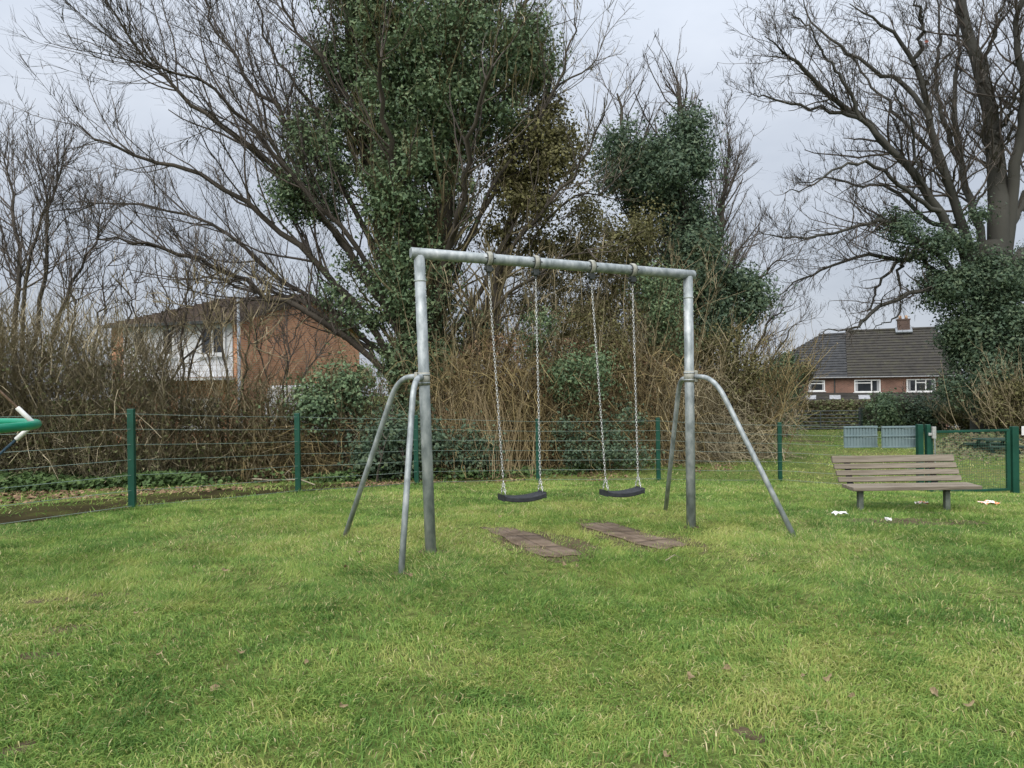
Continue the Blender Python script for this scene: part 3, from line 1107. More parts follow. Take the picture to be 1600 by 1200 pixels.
# ------------------------------------------------------------------ rope spinner at the frame edge
RC = Vector((-4.09, 4.5, ZC - 0.235))
RR = 0.9
zg = float(G(RC.x, RC.y))
spin = thing('rope_spinner', 'green plastic ring of a rope play spinner with white rope sleeves', 'play equipment', (RC.x, RC.y, zg))
mb = MB()
ring = []
K, S = 64, 14
for k in range(K):
    a = 2 * math.pi * k / K
    for j in range(S):
        b = 2 * math.pi * j / S
        rr = RR - 0.028 + 0.028 * math.cos(b)
        ring.append((RC.x + rr * math.cos(a), RC.y + rr * math.sin(a), RC.z + 0.03 * math.sin(b)))
mb.add(ring, [(k * S + j, ((k + 1) % K) * S + j, ((k + 1) % K) * S + (j + 1) % S, k * S + (j + 1) % S) for k in range(K) for j in range(S)])
mb.build('ring', M['ring'], spin, smooth=True)
MB().tube([(RC.x, RC.y, zg - 0.1), (RC.x, RC.y, RC.z + 1.0)], 0.057, 16).build('mast', M['galv'], spin, smooth=True)
for zz in (RC.z + 0.93, RC.z - 0.78):
    MB().tube([(RC.x, RC.y, zz - 0.06), (RC.x, RC.y, zz + 0.06)], 0.085, 16).build('hub', M['black'], spin, smooth=True)
for i in range(6):
    a = math.radians(37 + 60 * i)
    e_ = Vector((RC.x + (RR - 0.045) * math.cos(a), RC.y + (RR - 0.045) * math.sin(a), RC.z))
    for zz, mt, s_ in ((0.93, 'rope', 1), (-0.78, 'rope2', -1)):
        h_ = Vector((RC.x + 0.08 * math.cos(a), RC.y + 0.08 * math.sin(a), RC.z + zz))
        t = (h_ - e_).normalized()
        MB().tube([e_, h_], 0.0095, 10).build('rope', M[mt], spin, smooth=True)
        MB().tube([e_, e_ + t * 0.012, e_ + t * 0.15, e_ + t * 0.155], [0.014, 0.0165, 0.0165, 0.011], 12).build('rope_sleeve', M['sleeve'], spin, smooth=True)


# ------------------------------------------------------------------ houses
def course_roof(mb, A, B, C_, D_, rows, step=0.055):
    """roof slope with eaves A-B and ridge D-C, in stepped courses of tiles"""
    A, B, C_, D_ = [Vector(q) for q in (A, B, C_, D_)]
    nrm = (B - A).cross(D_ - A).normalized()
    if nrm.z < 0:
        nrm = -nrm
    for i in range(rows):
        t0, t1 = i / rows, (i + 1) / rows
        a, b = A.lerp(D_, t0), B.lerp(C_, t0)
        d, c = A.lerp(D_, t1), B.lerp(C_, t1)
        a2, b2 = a + nrm * step, b + nrm * step
        mb.add([a, b, b2, a2, c, d], [(0, 1, 2, 3), (3, 2, 4, 5)])


def window(parent, c, w_, h_, ux, nrm, bars, curtains=True, frame_mat='white', top=None):
    """c: centre on the wall; ux along the wall; nrm outwards; bars: fractions of vertical bars; top: fraction of a transom"""
    up = Vector((0, 0, 1))
    R = Matrix((ux, -nrm, up)).transposed()
    mb = MB()
    t = 0.09
    for s in (-1, 1):
        mb.box(c + ux * (s * (w_ / 2 - t / 2)) + nrm * 0.03, (t, 0.08, h_), R)
        mb.box(c + up * (s * (h_ / 2 - t / 2)) + nrm * 0.028, (w_ - 2 * t, 0.076, t), R)
    for b in bars:
        mb.box(c + ux * ((b - 0.5) * w_) + nrm * 0.028, (t, 0.076, h_ - 2 * t), R)
    for (b0, b1, tt_) in (top or []):
        mb.box(c + ux * (((b0 + b1) / 2 - 0.5) * w_) + up * ((0.5 - tt_) * h_) + nrm * 0.026, ((b1 - b0) * w_ - t, 0.07, t * 0.9), R)
    o = mb.build('window', M[frame_mat], parent)
    MB().box(c + nrm * 0.012, (w_ - 0.1, 0.012, h_ - 0.1), R).build('pane', M['glass'], o)
    if curtains:
        for s in (-1, 1):
            MB().box(c + ux * (s * (w_ / 2 - 0.09 - w_ * 0.05)) + nrm * 0.020, (w_ * 0.09, 0.006, h_ - 0.2), R).build('curtain', M['curtain'], o)
    MB().box(c - up * (h_ / 2 + 0.04) + nrm * 0.07, (w_ + 0.16, 0.14, 0.06), R).build('sill', M[frame_mat], o)
    return o


# brick semi on the slope below, seen over the gate
HD = 58.0
e0, e1 = P(1204, 590, HD), P(1512, 587, HD)
zE = (e0.z + e1.z) / 2
zR = P(1400, 521, HD + 4).z
hs = thing('brick_house', 'red brick house with grey and brown hipped roof below the big ivy-trunked tree', 'house', ((e0.x + e1.x) / 2, HD + 4, float(G(e0.x, HD))))
DEP = 8.0
zg = float(G((e0.x + e1.x) / 2, HD)) - 0.6
ov = 0.35
mb = MB()
mb.box(((e0.x + e1.x) / 2, HD + DEP / 2, (zE + zg) / 2), (e1.x - e0.x, DEP, zE - zg))
mb.build('wall', M['brick_dark'], hs)
xm = P(1358, 590, HD).x
rl, rm, rr_ = P(1281, 525, HD + 4).x, P(1360, 525, HD + 4).x, P(1447, 518, HD + 4).x
xl, xr = e0.x - ov, e1.x + ov
yf, yb, ym = HD - ov, HD + DEP + ov, HD + DEP / 2
mb = MB()
course_roof(mb, (xl, yf, zE), (xm, yf, zE), (xm, ym, zR), (rl, ym, zR - 0.05), 17)
course_roof(mb, (xl, yb, zE), (xl, yf, zE), (rl, ym, zR - 0.05), (rl, ym, zR - 0.05), 17)
course_roof(mb, (xm, yb, zE), (xl, yb, zE), (rl, ym, zR - 0.05), (xm, ym, zR), 17)
mb.build('roof', M['tile_grey'], hs)['label'] = 'smooth grey half of the roof'
mb = MB()
z2 = zR + 0.2
course_roof(mb, (xm, yf, zE + 0.05), (xr, yf, zE + 0.05), (rr_, ym, z2), (xm, ym, z2), 17)
course_roof(mb, (xr, yf, zE + 0.05), (xr, yb, zE + 0.05), (rr_, ym, z2), (rr_, ym, z2), 17)
course_roof(mb, (xr, yb, zE + 0.05), (xm, yb, zE + 0.05), (xm, ym, z2), (rr_, ym, z2), 17)
mb.add([(xm, yf, zE), (xm, yf, zE + 0.1), (xm, ym, z2 + 0.03), (xm, ym, zR - 0.1)], [(0, 1, 2, 3)])
rf2 = mb.build('roof', M['tile_brown'], hs)
rf2['label'] = 'mossy brown half of the roof'
MB().tube([(rl, ym, zR - 0.02), (xm - 0.03, ym, zR + 0.03)], 0.13, 8).build('ridge_tiles', M['tile_grey'], hs)
MB().tube([(xm, ym, z2 + 0.03), (rr_, ym, z2 + 0.03)], 0.13, 8).build('ridge_tiles', M['tile_brown'], hs)
cp = P(1403, 520, ym)
mb = MB()
mb.box((cp.x, ym, z2 + 0.15), (0.95, 0.8, 1.3))
ch = mb.build('chimney', M['brick_stack'], hs)
MB().box((cp.x, ym, z2 + 0.84), (1.05, 0.9, 0.1)).build('chimney_cap', M['brick_stack'], ch)
MB().box((cp.x, ym - 0.3, z2 - 0.05), (1.3, 0.8, 0.12), Matrix.Rotation(0.6, 3, 'X')).build('flashing', M['lamp'], ch)
for dx in (-0.25, 0.22):
    MB().tube([(cp.x + dx, ym, z2 + 0.88), (cp.x + dx, ym, z2 + 1.2)], [0.14, 0.11], 10).build('chimney_pot', M['pot'], ch, smooth=True)
MB().beam((xl, yf - 0.04, zE - 0.02), (xr, yf - 0.04, zE - 0.02), 0.08, 0.08).build('gutter', M['curtain'], hs)
ux, nf = Vector((1, 0, 0)), Vector((0, -1, 0))
for (a, b, ya, yb_, bars, top) in ((1236, 1268, 595, 613, [0.42], [(0.42, 1, 0.25)]), (1300, 1325, 594, 611, [], [(0, 1, 0.3)]),
                                  (1368, 1406, 593, 612, [0.66], [(0, 0.66, 0.26)]), (1442, 1482, 592, 611, [0.32, 0.66], [(0.32, 0.66, 0.28)])):
    c0, c1 = P(a, ya, HD), P(b, yb_, HD)
    window(hs, Vector(((c0.x + c1.x) / 2, HD, (c0.z + c1.z) / 2)), c1.x - c0.x, c0.z - c1.z, ux, nf, bars, True, 'white', top)
for px_, in ((1292,), (1340,)):
    q = P(px_, 600, HD - 0.08)
    MB().tube([(q.x, q.y, zE - 0.05), (q.x, q.y, zg)], 0.05, 8).build('downpipe', M['black'], hs)
# lean-to roof with rooflights
la, lb = P(1232, 615, HD), P(1500, 613, HD)
lz1 = P(1350, 630, HD - 2.6).z
mb = MB()
course_roof(mb, (la.x, HD - 2.6, lz1), (lb.x, HD - 2.6, lz1), (lb.x, HD - 0.02, la.z), (la.x, HD - 0.02, la.z), 7)
lr = mb.build('lean_to_roof', M['tile_brown'], hs)
MB().box(((la.x + lb.x) / 2, HD - 1.25, (lz1 + zg) / 2 - 0.05), (lb.x - la.x - 0.4, 2.3, lz1 - zg)).build('lean_to_wall', M['brick_dark'], hs)
nl = Vector((0, -(la.z - lz1), 2.58)).normalized()
for px_ in (1252, 1316, 1353, 1396):
    q = P(px_, 622, HD - 1.4)
    cc = Vector((q.x, HD - 1.35, lz1 + (la.z - lz1) * 0.48 + 0.06))
    MB().box(cc, (0.85, 1.0, 0.06), Matrix.Rotation(math.atan2(la.z - lz1, 2.58), 3, 'X')).build('rooflight', M['curtain'], lr)

hs.rotation_euler = (0, 0, math.radians(-24))
hs.scale = (0.97, 0.97, 1.0)

# orange brick house behind the hedge
nc = Vector((-9.75, 25.0, 0))
gd = Vector((0.287, 0.958, 0)).normalized()
fd = Vector((-gd.y, gd.x, 0))
zg = float(G(nc.x, nc.y)) - 0.5
zE = P(372, 498, 25.0).z
GL, FL = 8.8, 5.6
hs2 = thing('brick_house', 'orange brick gable house with white clad front behind the bare hedge', 'house', (nc.x, nc.y, zg))
a0, a1, a2, a3 = nc, nc + gd * GL, nc + gd * GL + fd * FL, nc + fd * FL
apx = nc + gd * (GL / 2)
zA = zE + 1.35


def at(v, z):
    return Vector((v.x, v.y, z))


mb = MB()
mb.add([at(a0, zg), at(a1, zg), at(a1, zE), at(apx, zA), at(a0, zE)], [(0, 1, 2, 3, 4)])
mb.add([at(a1, zg), at(a2, zg), at(a2, zE), at(a1, zE)], [(0, 1, 2, 3)])
mb.add([at(a2, zg), at(a3, zg), at(a3, zE), at(a2, zE)], [(0, 1, 2, 3)])
mb.add([at(a3, zg), at(a0, zg), at(a0, zE), at(a3, zE)], [(0, 1, 2, 3)])
mb.build('wall', M['brick_orange'], hs2)
apx2 = apx + fd * (FL - 1.6)
mb = MB()
o1, o2, o3 = gd * 0.35, fd * 0.35, -fd * 0.2
dz = 0.1
course_roof(mb, at(a3 - o1 + o2, zE - dz), at(a0 - o1 + o3, zE - dz), at(apx + o3, zA + 0.06), at(apx2, zA + 0.06), 15)
course_roof(mb, at(a1 + o1 + o3, zE - dz), at(a2 + o1 + o2, zE - dz), at(apx2, zA + 0.06), at(apx + o3, zA + 0.06), 15)
course_roof(mb, at(a2 + o1 + o2, zE - dz), at(a3 - o1 + o2, zE - dz), at(apx2, zA + 0.06), at(apx2, zA + 0.06), 15)
mb.build('roof', M['tile_old'], hs2)
for s0, s1 in ((a0 - o1, apx), (apx, a1 + o1)):
    za, zb_ = (zE - dz, zA + 0.03) if s0 is not apx else (zA + 0.03, zE - dz)
    MB().beam(at(s0 + o3 * 0.9, za - 0.06), at(s1 + o3 * 0.9, zb_ - 0.06), 0.05, 0.16).build('verge_board', M['tile_old'], hs2)
MB().beam(at(a3 - o1 * 1.2 + o2, zE - 0.12), at(a0 - o1 * 1.2, zE - 0.12), 0.1, 0.1).build('gutter', M['black'], hs2)
zf = zE - 2.05
nb = 9
for i in range(nb):
    z0_, z1_ = zf + (zE - 0.15 - zf) * i / nb, zf + (zE - 0.15 - zf) * (i + 1) / nb
    q0, q1 = a0 + fd * 0.15 - gd * 0.03, a0 + fd * 5.0 - gd * 0.03
    MB().beam(at(q0, (z0_ + z1_) / 2), at(q1, (z0_ + z1_) / 2), 0.03 + 0.006 * (i % 2), (z1_ - z0_) * 0.95).build('cladding_board', M['cladding'], hs2)
for (o_, w_) in ((0.95, 1.1), (2.9, 0.6), (4.2, 0.6)):
    window(hs2, at(a0 + fd * o_ - gd * 0.055, zE - 0.75), w_, 1.05, -fd, -gd, [0.5] if w_ > 1 else [], False)
MB().beam(at(a0 + fd * 0.1 - gd * 0.5, zf - 0.08), at(a0 + fd * 5.5 - gd * 0.5, zf - 0.08), 1.0, 0.09).build('canopy', M['white'], hs2)
window(hs2, at(a0 + fd * 1.6 - gd * 0.03, zf - 1.3), 1.8, 1.1, -fd, -gd, [0.33, 0.66], False)

# white van half hidden behind the hedge
vp = P(462, 640, 21.5)
vz = float(G(vp.x, vp.y))
van = thing('parked_van', 'white van mostly hidden behind the hedge below the brick gable', 'van', (vp.x, vp.y, vz))
prof = [(-0.95, 0.35), (0.95, 0.35), (0.95, 1.35), (0.82, 1.95), (-0.82, 1.95), (-0.95, 1.35)]
hv = P(462, 602, 21.5).z - vz
sv = hv / 1.95
mb = MB()
mb.prism([(vp.x + a * sv * 0.95, vp.y, vz + b * sv) for a, b in prof], (-0.6, 3.4, 0))
mb.build('body', M['van'], van, bevel=0.08)
for sx in (-1, 1):
    MB().box((vp.x + sx * 0.40 * sv, vp.y - 0.012, vz + 1.05 * sv), (0.74 * sv, 0.03, 1.25 * sv)).build('rear_door', M['van'], van, bevel=0.01)
    MB().box((vp.x + sx * 0.86 * sv, vp.y - 0.012, vz + 0.95 * sv), (0.08, 0.04, 0.3)).build('tail_light', M['red'], van)
for sx in (-1, 1):
    for yy in (0.6, 2.7):
        c = Vector((vp.x + sx * 0.82 * sv - 0.17 * yy, vp.y + yy, vz + 0.33))
        MB().tube([c - Vector((0.1, 0, 0)), c + Vector((0.1, 0, 0))], 0.33, 18).build('wheel', M['tyre'], van)

# street lamp
sp = P(374, 600, 23.0)
sz = float(G(sp.x, sp.y))
st_ = P(375, 376, 23.0).z
lamp = thing('street_lamp', 'grey street lamp column rising behind the branches by the brick house', 'street lamp', (sp.x, sp.y, sz))
MB().tube([(sp.x, sp.y, sz - 0.1), (sp.x, sp.y, sz + 1.2), (sp.x, sp.y, sz + 1.21), (sp.x, sp.y, st_)], [0.085, 0.085, 0.055, 0.045], 12).build('column', M['lamp'], lamp, smooth=True)
MB().box((sp.x - 0.12, sp.y, st_ + 0.05), (0.5, 0.2, 0.14)).build('lamp_head', M['lamp'], lamp, bevel=0.05)

# shed glimpsed by the oak
q = P(1532, 652, 40)
zz = float(G(q.x, q.y))
shed = thing('garden_shed', 'pale boarded shed glimpsed through the shrubs beside the ivy-clad trunk', 'shed', (q.x, q.y, zz))
zt2 = P(1532, 612, 40).z
for i in range(12):
    MB().box((q.x - 0.66 + i * 0.125, q.y - 0.02 * (i % 2), (zz + zt2) / 2), (0.12, 0.04, zt2 - zz)).build('board', M['shed'], shed)
MB().box((q.x, q.y + 0.9, (zz + zt2) / 2), (1.46, 1.7, zt2 - zz)).build('wall', M['shed'], shed)
MB().box((q.x, q.y + 0.85, zt2 + 0.06), (1.8, 2.1, 0.1), Matrix.Rotation(0.08, 3, 'X')).build('roof', M['tile_brown'], shed)

# dark field gate beyond the fence
ga, gb = hit(1216, 674), hit(1345, 676)
gb.y = ga.y + 0.4
gb = Vector((P(1345, 673, gb.y).x, gb.y, float(G(P(1345, 673, gb.y).x, gb.y))))
fg = thing('field_gate', 'dark metal barred field gate in front of the clipped hedge', 'gate', (ga + gb) / 2)
htop = P(1218, 642, ga.y).z - ga.z
for p in (ga, gb):
    MB().box((p.x, p.y, p.z + htop / 2), (0.16, 0.16, htop + 0.25)).build('post', M['darkwood'], fg, bevel=0.02)
for i in range(6):
    h_ = htop * (0.12 + 0.86 * i / 5)
    MB().tube([ga + Vector((0.05, -0.1, h_)), gb + Vector((-0.05, -0.1, h_ - 0.0))], 0.022, 8).build('bar', M['darkrail'], fg)
for t in (0.02, 0.5, 0.98):
    p = ga.lerp(gb, t)
    MB().box((p.x, p.y - 0.1, p.z + htop * 0.55), (0.045, 0.03, htop * 0.9)).build('stile', M['darkrail'], fg)

# picnic table behind the gate
q = hit(1556, 708)
pt_ = thing('picnic_table', 'dark green picnic table seen through the gate by the leaf bank', 'table', q)
zt2 = P(1556, 686, q.y).z
for k in range(4):
    MB().box((q.x, q.y - 0.3 + 0.17 * k, zt2), (1.15, 0.155, 0.045)).build('top_plank', M['darkwood'], pt_, bevel=0.004)
for s in (-1, 1):
    MB().box((q.x, q.y + s * 0.62, q.z + (zt2 - q.z) * 0.58), (1.15, 0.22, 0.045)).build('seat_plank', M['darkwood'], pt_, bevel=0.004)
    for t in (-1, 1):
        MB().beam((q.x + t * 0.4, q.y + s * 0.18, zt2 - 0.03), (q.x + t * 0.4, q.y + s * 0.55, q.z - 0.03), 0.045, 0.09).build('leg', M['darkwood'], pt_)
    MB().beam((q.x + s * 0.36, q.y - 0.72, q.z + (zt2 - q.z) * 0.53), (q.x + s * 0.36, q.y + 0.72, q.z + (zt2 - q.z) * 0.53), 0.045, 0.08).build('cross_bar', M['darkwood'], pt_)

# ------------------------------------------------------------------ trees
def subtree(parents, spec, rng=RNG):
    """grow successive orders of branches on parents [(pts,rad)...]; spec rows:
    (number per metre, t0, t1, angle, sd, length ratio, radius ratio, segments, wiggle, (tropism), min len, max len, rmin)"""
    out = []
    cur = parents
    for (pm, t0, t1, ang, sd, lr, rr, n, wig, trop, lmin, lmax, rmin) in spec:
        nxt = []
        for pts, rad in cur:
            ln_ = np.linalg.norm(np.diff(pts, axis=1), axis=2).sum(1)
            num = rng.poisson(np.maximum(ln_ * pm, 0.01))
            if num.sum() == 0:
                continue
            st, d, L, r = kids(pts, rad, num, t0, t1, ang, sd, lr, rr, rng, lmin)
            L = np.minimum(L, lmax * rng.uniform(0.7, 1.0, len(L)))
            nxt.append(grow(st, d, L, np.clip(r, rmin, 0.05), n, wig, trop, 0.35, rng))
        out.append(nxt)
        cur = nxt
    return out


def build_branches(name, orders, mat, parent, k):
    gs = [g_ for o in orders for g_ in o]
    V, Fq = tubes(gs, k)
    rn = np.concatenate([np.repeat(RNG.uniform(0, 1, g_[0].shape[0]), g_[0].shape[1] * k) for g_ in gs if len(g_[0])])
    o = np_part(name, V, Fq, mat, parent, smooth=k > 3, rnd=rn)
    if name in ('twigs', 'branches', 'stems'):
        o['kind'] = 'stuff'
    return o


def build_leaves(name, C, N, smin, smax, mat, parent, rng=RNG, kind=None, aspect=0.8, tri=False):
    V, Fq, rnd = leaves(C, N, smin + (smax - smin) * rng.uniform(0, 1, len(C)) ** 1.6, rng, aspect, tri)
    o = np_part(name, V, Fq, mat, parent, rnd=rnd)
    if kind:
        o['kind'] = kind
    return o


def limbs(rows, n=16, jit=0.03):
    ps = [limb(*r, n=n, jit=jit) for r in rows]
    return [(np.array([p for p, _ in ps]), np.array([r for _, r in ps]))]


# --- the big ivy-clad tree behind the swings
D = 17.0
base = hit(668, 745)
base = Vector((P(668, 700, D).x, D, float(G(P(668, 700, D).x, D))))
ta = thing('ivy_tree', 'tall ivy-clad tree with bare limbs sweeping out, directly behind the swings', 'tree', base)
zb_ = 600 + (ZC - base.z) / D * F
trunk = limbs([([(668, zb_ + 10), (668, 620), (672, 480), (690, 320), (700, 150), (722, 0), (740, -160)], D, D, 0.42, 0.10),
               ([(660, zb_ + 8), (645, 600), (620, 450), (585, 300), (560, 150), (545, 0), (530, -120)], D, D + 1.0, 0.30, 0.08),
               ([(680, zb_ + 8), (715, 600), (770, 470), (800, 350), (838, 220), (865, 90)], D + 0.4, D + 1.6, 0.20, 0.05)], 20, 0.05)
left = limbs([
    ([(655, 640), (560, 480), (480, 400), (400, 330), (300, 270), (200, 240), (128, 195)], D, D - 1.5, 0.105, 0.014),
    ([(640, 560), (540, 385), (440, 272), (350, 205), (290, 150), (220, 80), (160, -5)], D, D - 0.5, 0.105, 0.014),
    ([(640, 500), (540, 300), (450, 200), (380, 110), (330, 40), (300, -60)], D, D + 1.2, 0.08, 0.013),
    ([(655, 640), (530, 518), (420, 462), (330, 412), (240, 385), (150, 372)], D, D - 2.2, 0.095, 0.014),
    ([(645, 600), (540, 500), (450, 445), (370, 380), (280, 330), (190, 320), (125, 330)], D, D + 2.2, 0.072, 0.012),
    ([(650, 420), (580, 220), (510, 110), (450, 20), (410, -80)], D, D - 1.4, 0.072, 0.012),
    ([(650, 600), (590, 440), (510, 330), (430, 250), (360, 160), (270, 110), (220, 100)], D, D - 3, 0.072, 0.012),
    ([(650, 540), (560, 420), (500, 330), (430, 220), (400, 130), (390, 40)], D, D + 2.5, 0.072, 0.012),
    ([(650, 625), (560, 540), (470, 480), (390, 450), (320, 420), (250, 330)], D, D + 1, 0.07, 0.012),
    ([(640, 380), (560, 260), (470, 150), (420, 60), (390, -40)], D, D + 0.5, 0.062, 0.012)], 18, 0.06)
right = limbs([
    ([(690, 470), (760, 310), (820, 205), (880, 130), (935, 90)], D, D + 1.5, 0.07, 0.012),
    ([(690, 560), (770, 420), (850, 330), (915, 250), (950, 150)], D, D - 1.0, 0.072, 0.012),
    ([(690, 330), (745, 150), (800, 50), (850, -60)], D, D + 1.0, 0.11, 0.03),
    ([(690, 640), (740, 520), (800, 450), (880, 405), (930, 390)], D, D - 1.6, 0.062, 0.012),
    ([(690, 620), (760, 490), (830, 380), (900, 310), (945, 300)], D, D + 2.2, 0.062, 0.012),
    ([(690, 460), (780, 280), (850, 180), (890, 80), (900, 20)], D, D - 0.5, 0.062, 0.012),
    ([(660, 560), (640, 400), (620, 260), (600, 150), (590, 60)], D, D - 3.0, 0.10, 0.03),
    ([(670, 600), (690, 430), (720, 330), (735, 210), (770, 100)], D, D - 3.2, 0.10, 0.03)], 16, 0.05)
build_branches('trunk', [trunk], M['bark'], ta, 10)
build_branches('limbs', [left, right], M['bark'], ta, 6)
s_left = [(3.0, 0.2, 1.0, 30, 12, 0.34, 0.42, 7, 0.11, (-0.10, 0, 0.55), 0.8, 3.2, 0.010),
          (5.2, 0.1, 1.0, 30, 12, 0.42, 0.5, 4, 0.13, (0, 0, 0.35), 0.4, 1.6, 0.0078),
          (6.0, 0.1, 1.0, 34, 14, 0.5, 0.7, 2, 0.15, (0, 0, 0.25), 0.3, 0.8, 0.0072)]
sl = subtree(left, s_left)
s_right = [(2.8, 0.2, 1.0, 36, 15, 0.34, 0.42, 6, 0.14, (0.05, 0, 0.6), 0.7, 2.4, 0.012),
           (3.6, 0.12, 1.0, 34, 14, 0.42, 0.5, 4, 0.15, (0, 0, 0.35), 0.35, 1.4, 0.0075),
           (4.4, 0.12, 1.0, 36, 14, 0.5, 0.7, 2, 0.16, (0, 0, 0.25), 0.25, 0.65, 0.0072)]
sr = subtree(right, s_right)
st_t = subtree(trunk, [(10.0, 0.12, 1.0, 48, 14, 0.18, 0.16, 7, 0.15, (0, -0.05, 0.8), 1.0, 3.0, 0.014),
                       (3.2, 0.1, 1.0, 36, 14, 0.42, 0.5, 4, 0.16, (0, 0, 0.4), 0.4, 1.3, 0.008),
                       (2.6, 0.1, 1.0, 36, 14, 0.5, 0.7, 2, 0.16, (0, 0, 0.4), 0.3, 0.6, 0.0075)])
build_branches('branches', sl[:1] + sr[:1], M['twig'], ta, 4)
build_branches('branches', st_t[:1], M['twig_pale'], ta, 4)
build_branches('twigs', sl[1:2], M['twig'], ta, 2)
build_branches('twigs', sl[2:], M['twig'], ta, 2)
build_branches('twigs', sr[1:2] + st_t[1:2], M['twig_pale'], ta, 2)
build_branches('twigs', sr[2:] + st_t[2:], M['twig_pale'], ta, 2)
blobs = [pxblob(490, -120, 800, 60, D + .3, 2.2), pxblob(510, 20, 855, 160, D + .4, 2.2), pxblob(800, 20, 862, 150, D + 1, .9),
         pxblob(540, 110, 830, 250, D + .3, 2.0), pxblob(455, 150, 560, 345, D + .3, 1.2, 0.7), pxblob(560, 220, 740, 380, D, 1.7),
         pxblob(590, 360, 720, 520, D, 1.3), pxblob(600, 490, 715, 640, D, 1.1), pxblob(590, 600, 720, 730, D, 1.1, 0.8),
         pxblob(430, 270, 490, 350, D - .3, .6), pxblob(500, 400, 620, 520, D, .8, 0.5), pxblob(700, 480, 770, 570, D, .7, 0.4),
         pxblob(470, 60, 560, 160, D + .6, 1.0, 0.5)]
C, N = blob_points(blobs, 185000, 0.34, per=150, shell=0.45)
build_leaves('ivy', C, N, 0.045, 0.11, M['ivy'], ta, tri=True)
sel = RNG.choice(len(C), 6500, replace=False)
vs_ = C[sel]
vd = np.stack([(vs_[:, 0] - base.x) * 0.12 + RNG.normal(0, 0.35, 6500), RNG.normal(-0.1, 0.35, 6500), np.full(6500, 1.0)], -1)
veil = [grow(vs_, vd, RNG.uniform(0.5, 1.6, 6500), RNG.uniform(0.008, 0.014, 6500), 4, 0.14, (0, 0, 0.3), 0.4)]
build_branches('twigs', [veil], M['twig_pale'], ta, 2)
blobs = [pxblob(770, 180, 905, 320, D + .8, 1.2), pxblob(750, 290, 870, 400, D + .4, 1.2, 0.6), pxblob(820, 150, 910, 250, D + 1.5, .8, .7), pxblob(860, 330, 960, 430, D + 1.5, .8, .6)]
C, N = blob_points(blobs, 15000, 0.4, shell=0.4)
build_leaves('leaves', C, N, 0.07, 0.12, M['olive'], ta)

# --- second ivy tree, narrower, in front of the gap
D = 22.0
bx_ = P(1060, 700, D).x
tb = thing('ivy_tree', 'narrow dark ivy-covered tree with twiggy top above the far swing post', 'tree', (bx_, D, float(G(bx_, D))))
zb_ = 600 + (ZC - float(G(bx_, D))) / D * F
trunk = limbs([([(1064, zb_ + 8), (1062, 560), (1060, 430), (1062, 300), (1066, 200), (1062, 130)], D, D, 0.34, 0.04),
               ([(1050, zb_ + 8), (1030, 560), (1005, 420), (985, 300), (975, 210), (965, 150)], D, D + 1, 0.22, 0.03),
               ([(1075, zb_ + 8), (1105, 560), (1120, 430), (1130, 310), (1140, 220)], D, D + 1.5, 0.18, 0.03)], 16, 0.05)
build_branches('trunk', [trunk], M['bark'], tb, 8)
sb = subtree(trunk, [(4.6, 0.25, 1.0, 40, 13, 0.24, 0.3, 6, 0.14, (0, 0, 0.7), 0.9, 3.2, 0.014),
                     (3.6, 0.15, 1.0, 34, 14, 0.42, 0.5, 5, 0.15, (0, 0, 0.4), 0.4, 1.4, 0.0095),
                     (4.6, 0.15, 1.0, 36, 14, 0.5, 0.7, 2, 0.16, (0, 0, 0.3), 0.3, 0.75, 0.009)])
build_branches('branches', sb[:1], M['twig'], tb, 4)
build_branches('twigs', sb[1:2], M['twig'], tb, 3)
build_branches('twigs', sb[2:], M['twig'], tb, 2)
blobs = [pxblob(1035, 165, 1100, 300, D, 1.0), pxblob(935, 200, 1005, 300, D, 1.1, .9), pxblob(965, 230, 1105, 330, D - .2, 1.5), pxblob(1025, 310, 1110, 460, D, 1.3),
         pxblob(1020, 420, 1130, 560, D, 1.4), pxblob(1090, 420, 1190, 530, D + .3, 1.3), pxblob(1050, 360, 1115, 440, D - 1, .7)]
C, N = blob_points(blobs, 80000, 0.46, shell=0.36)
build_leaves('ivy', C, N, 0.06, 0.125, M['ivy_dark'], tb, tri=True)


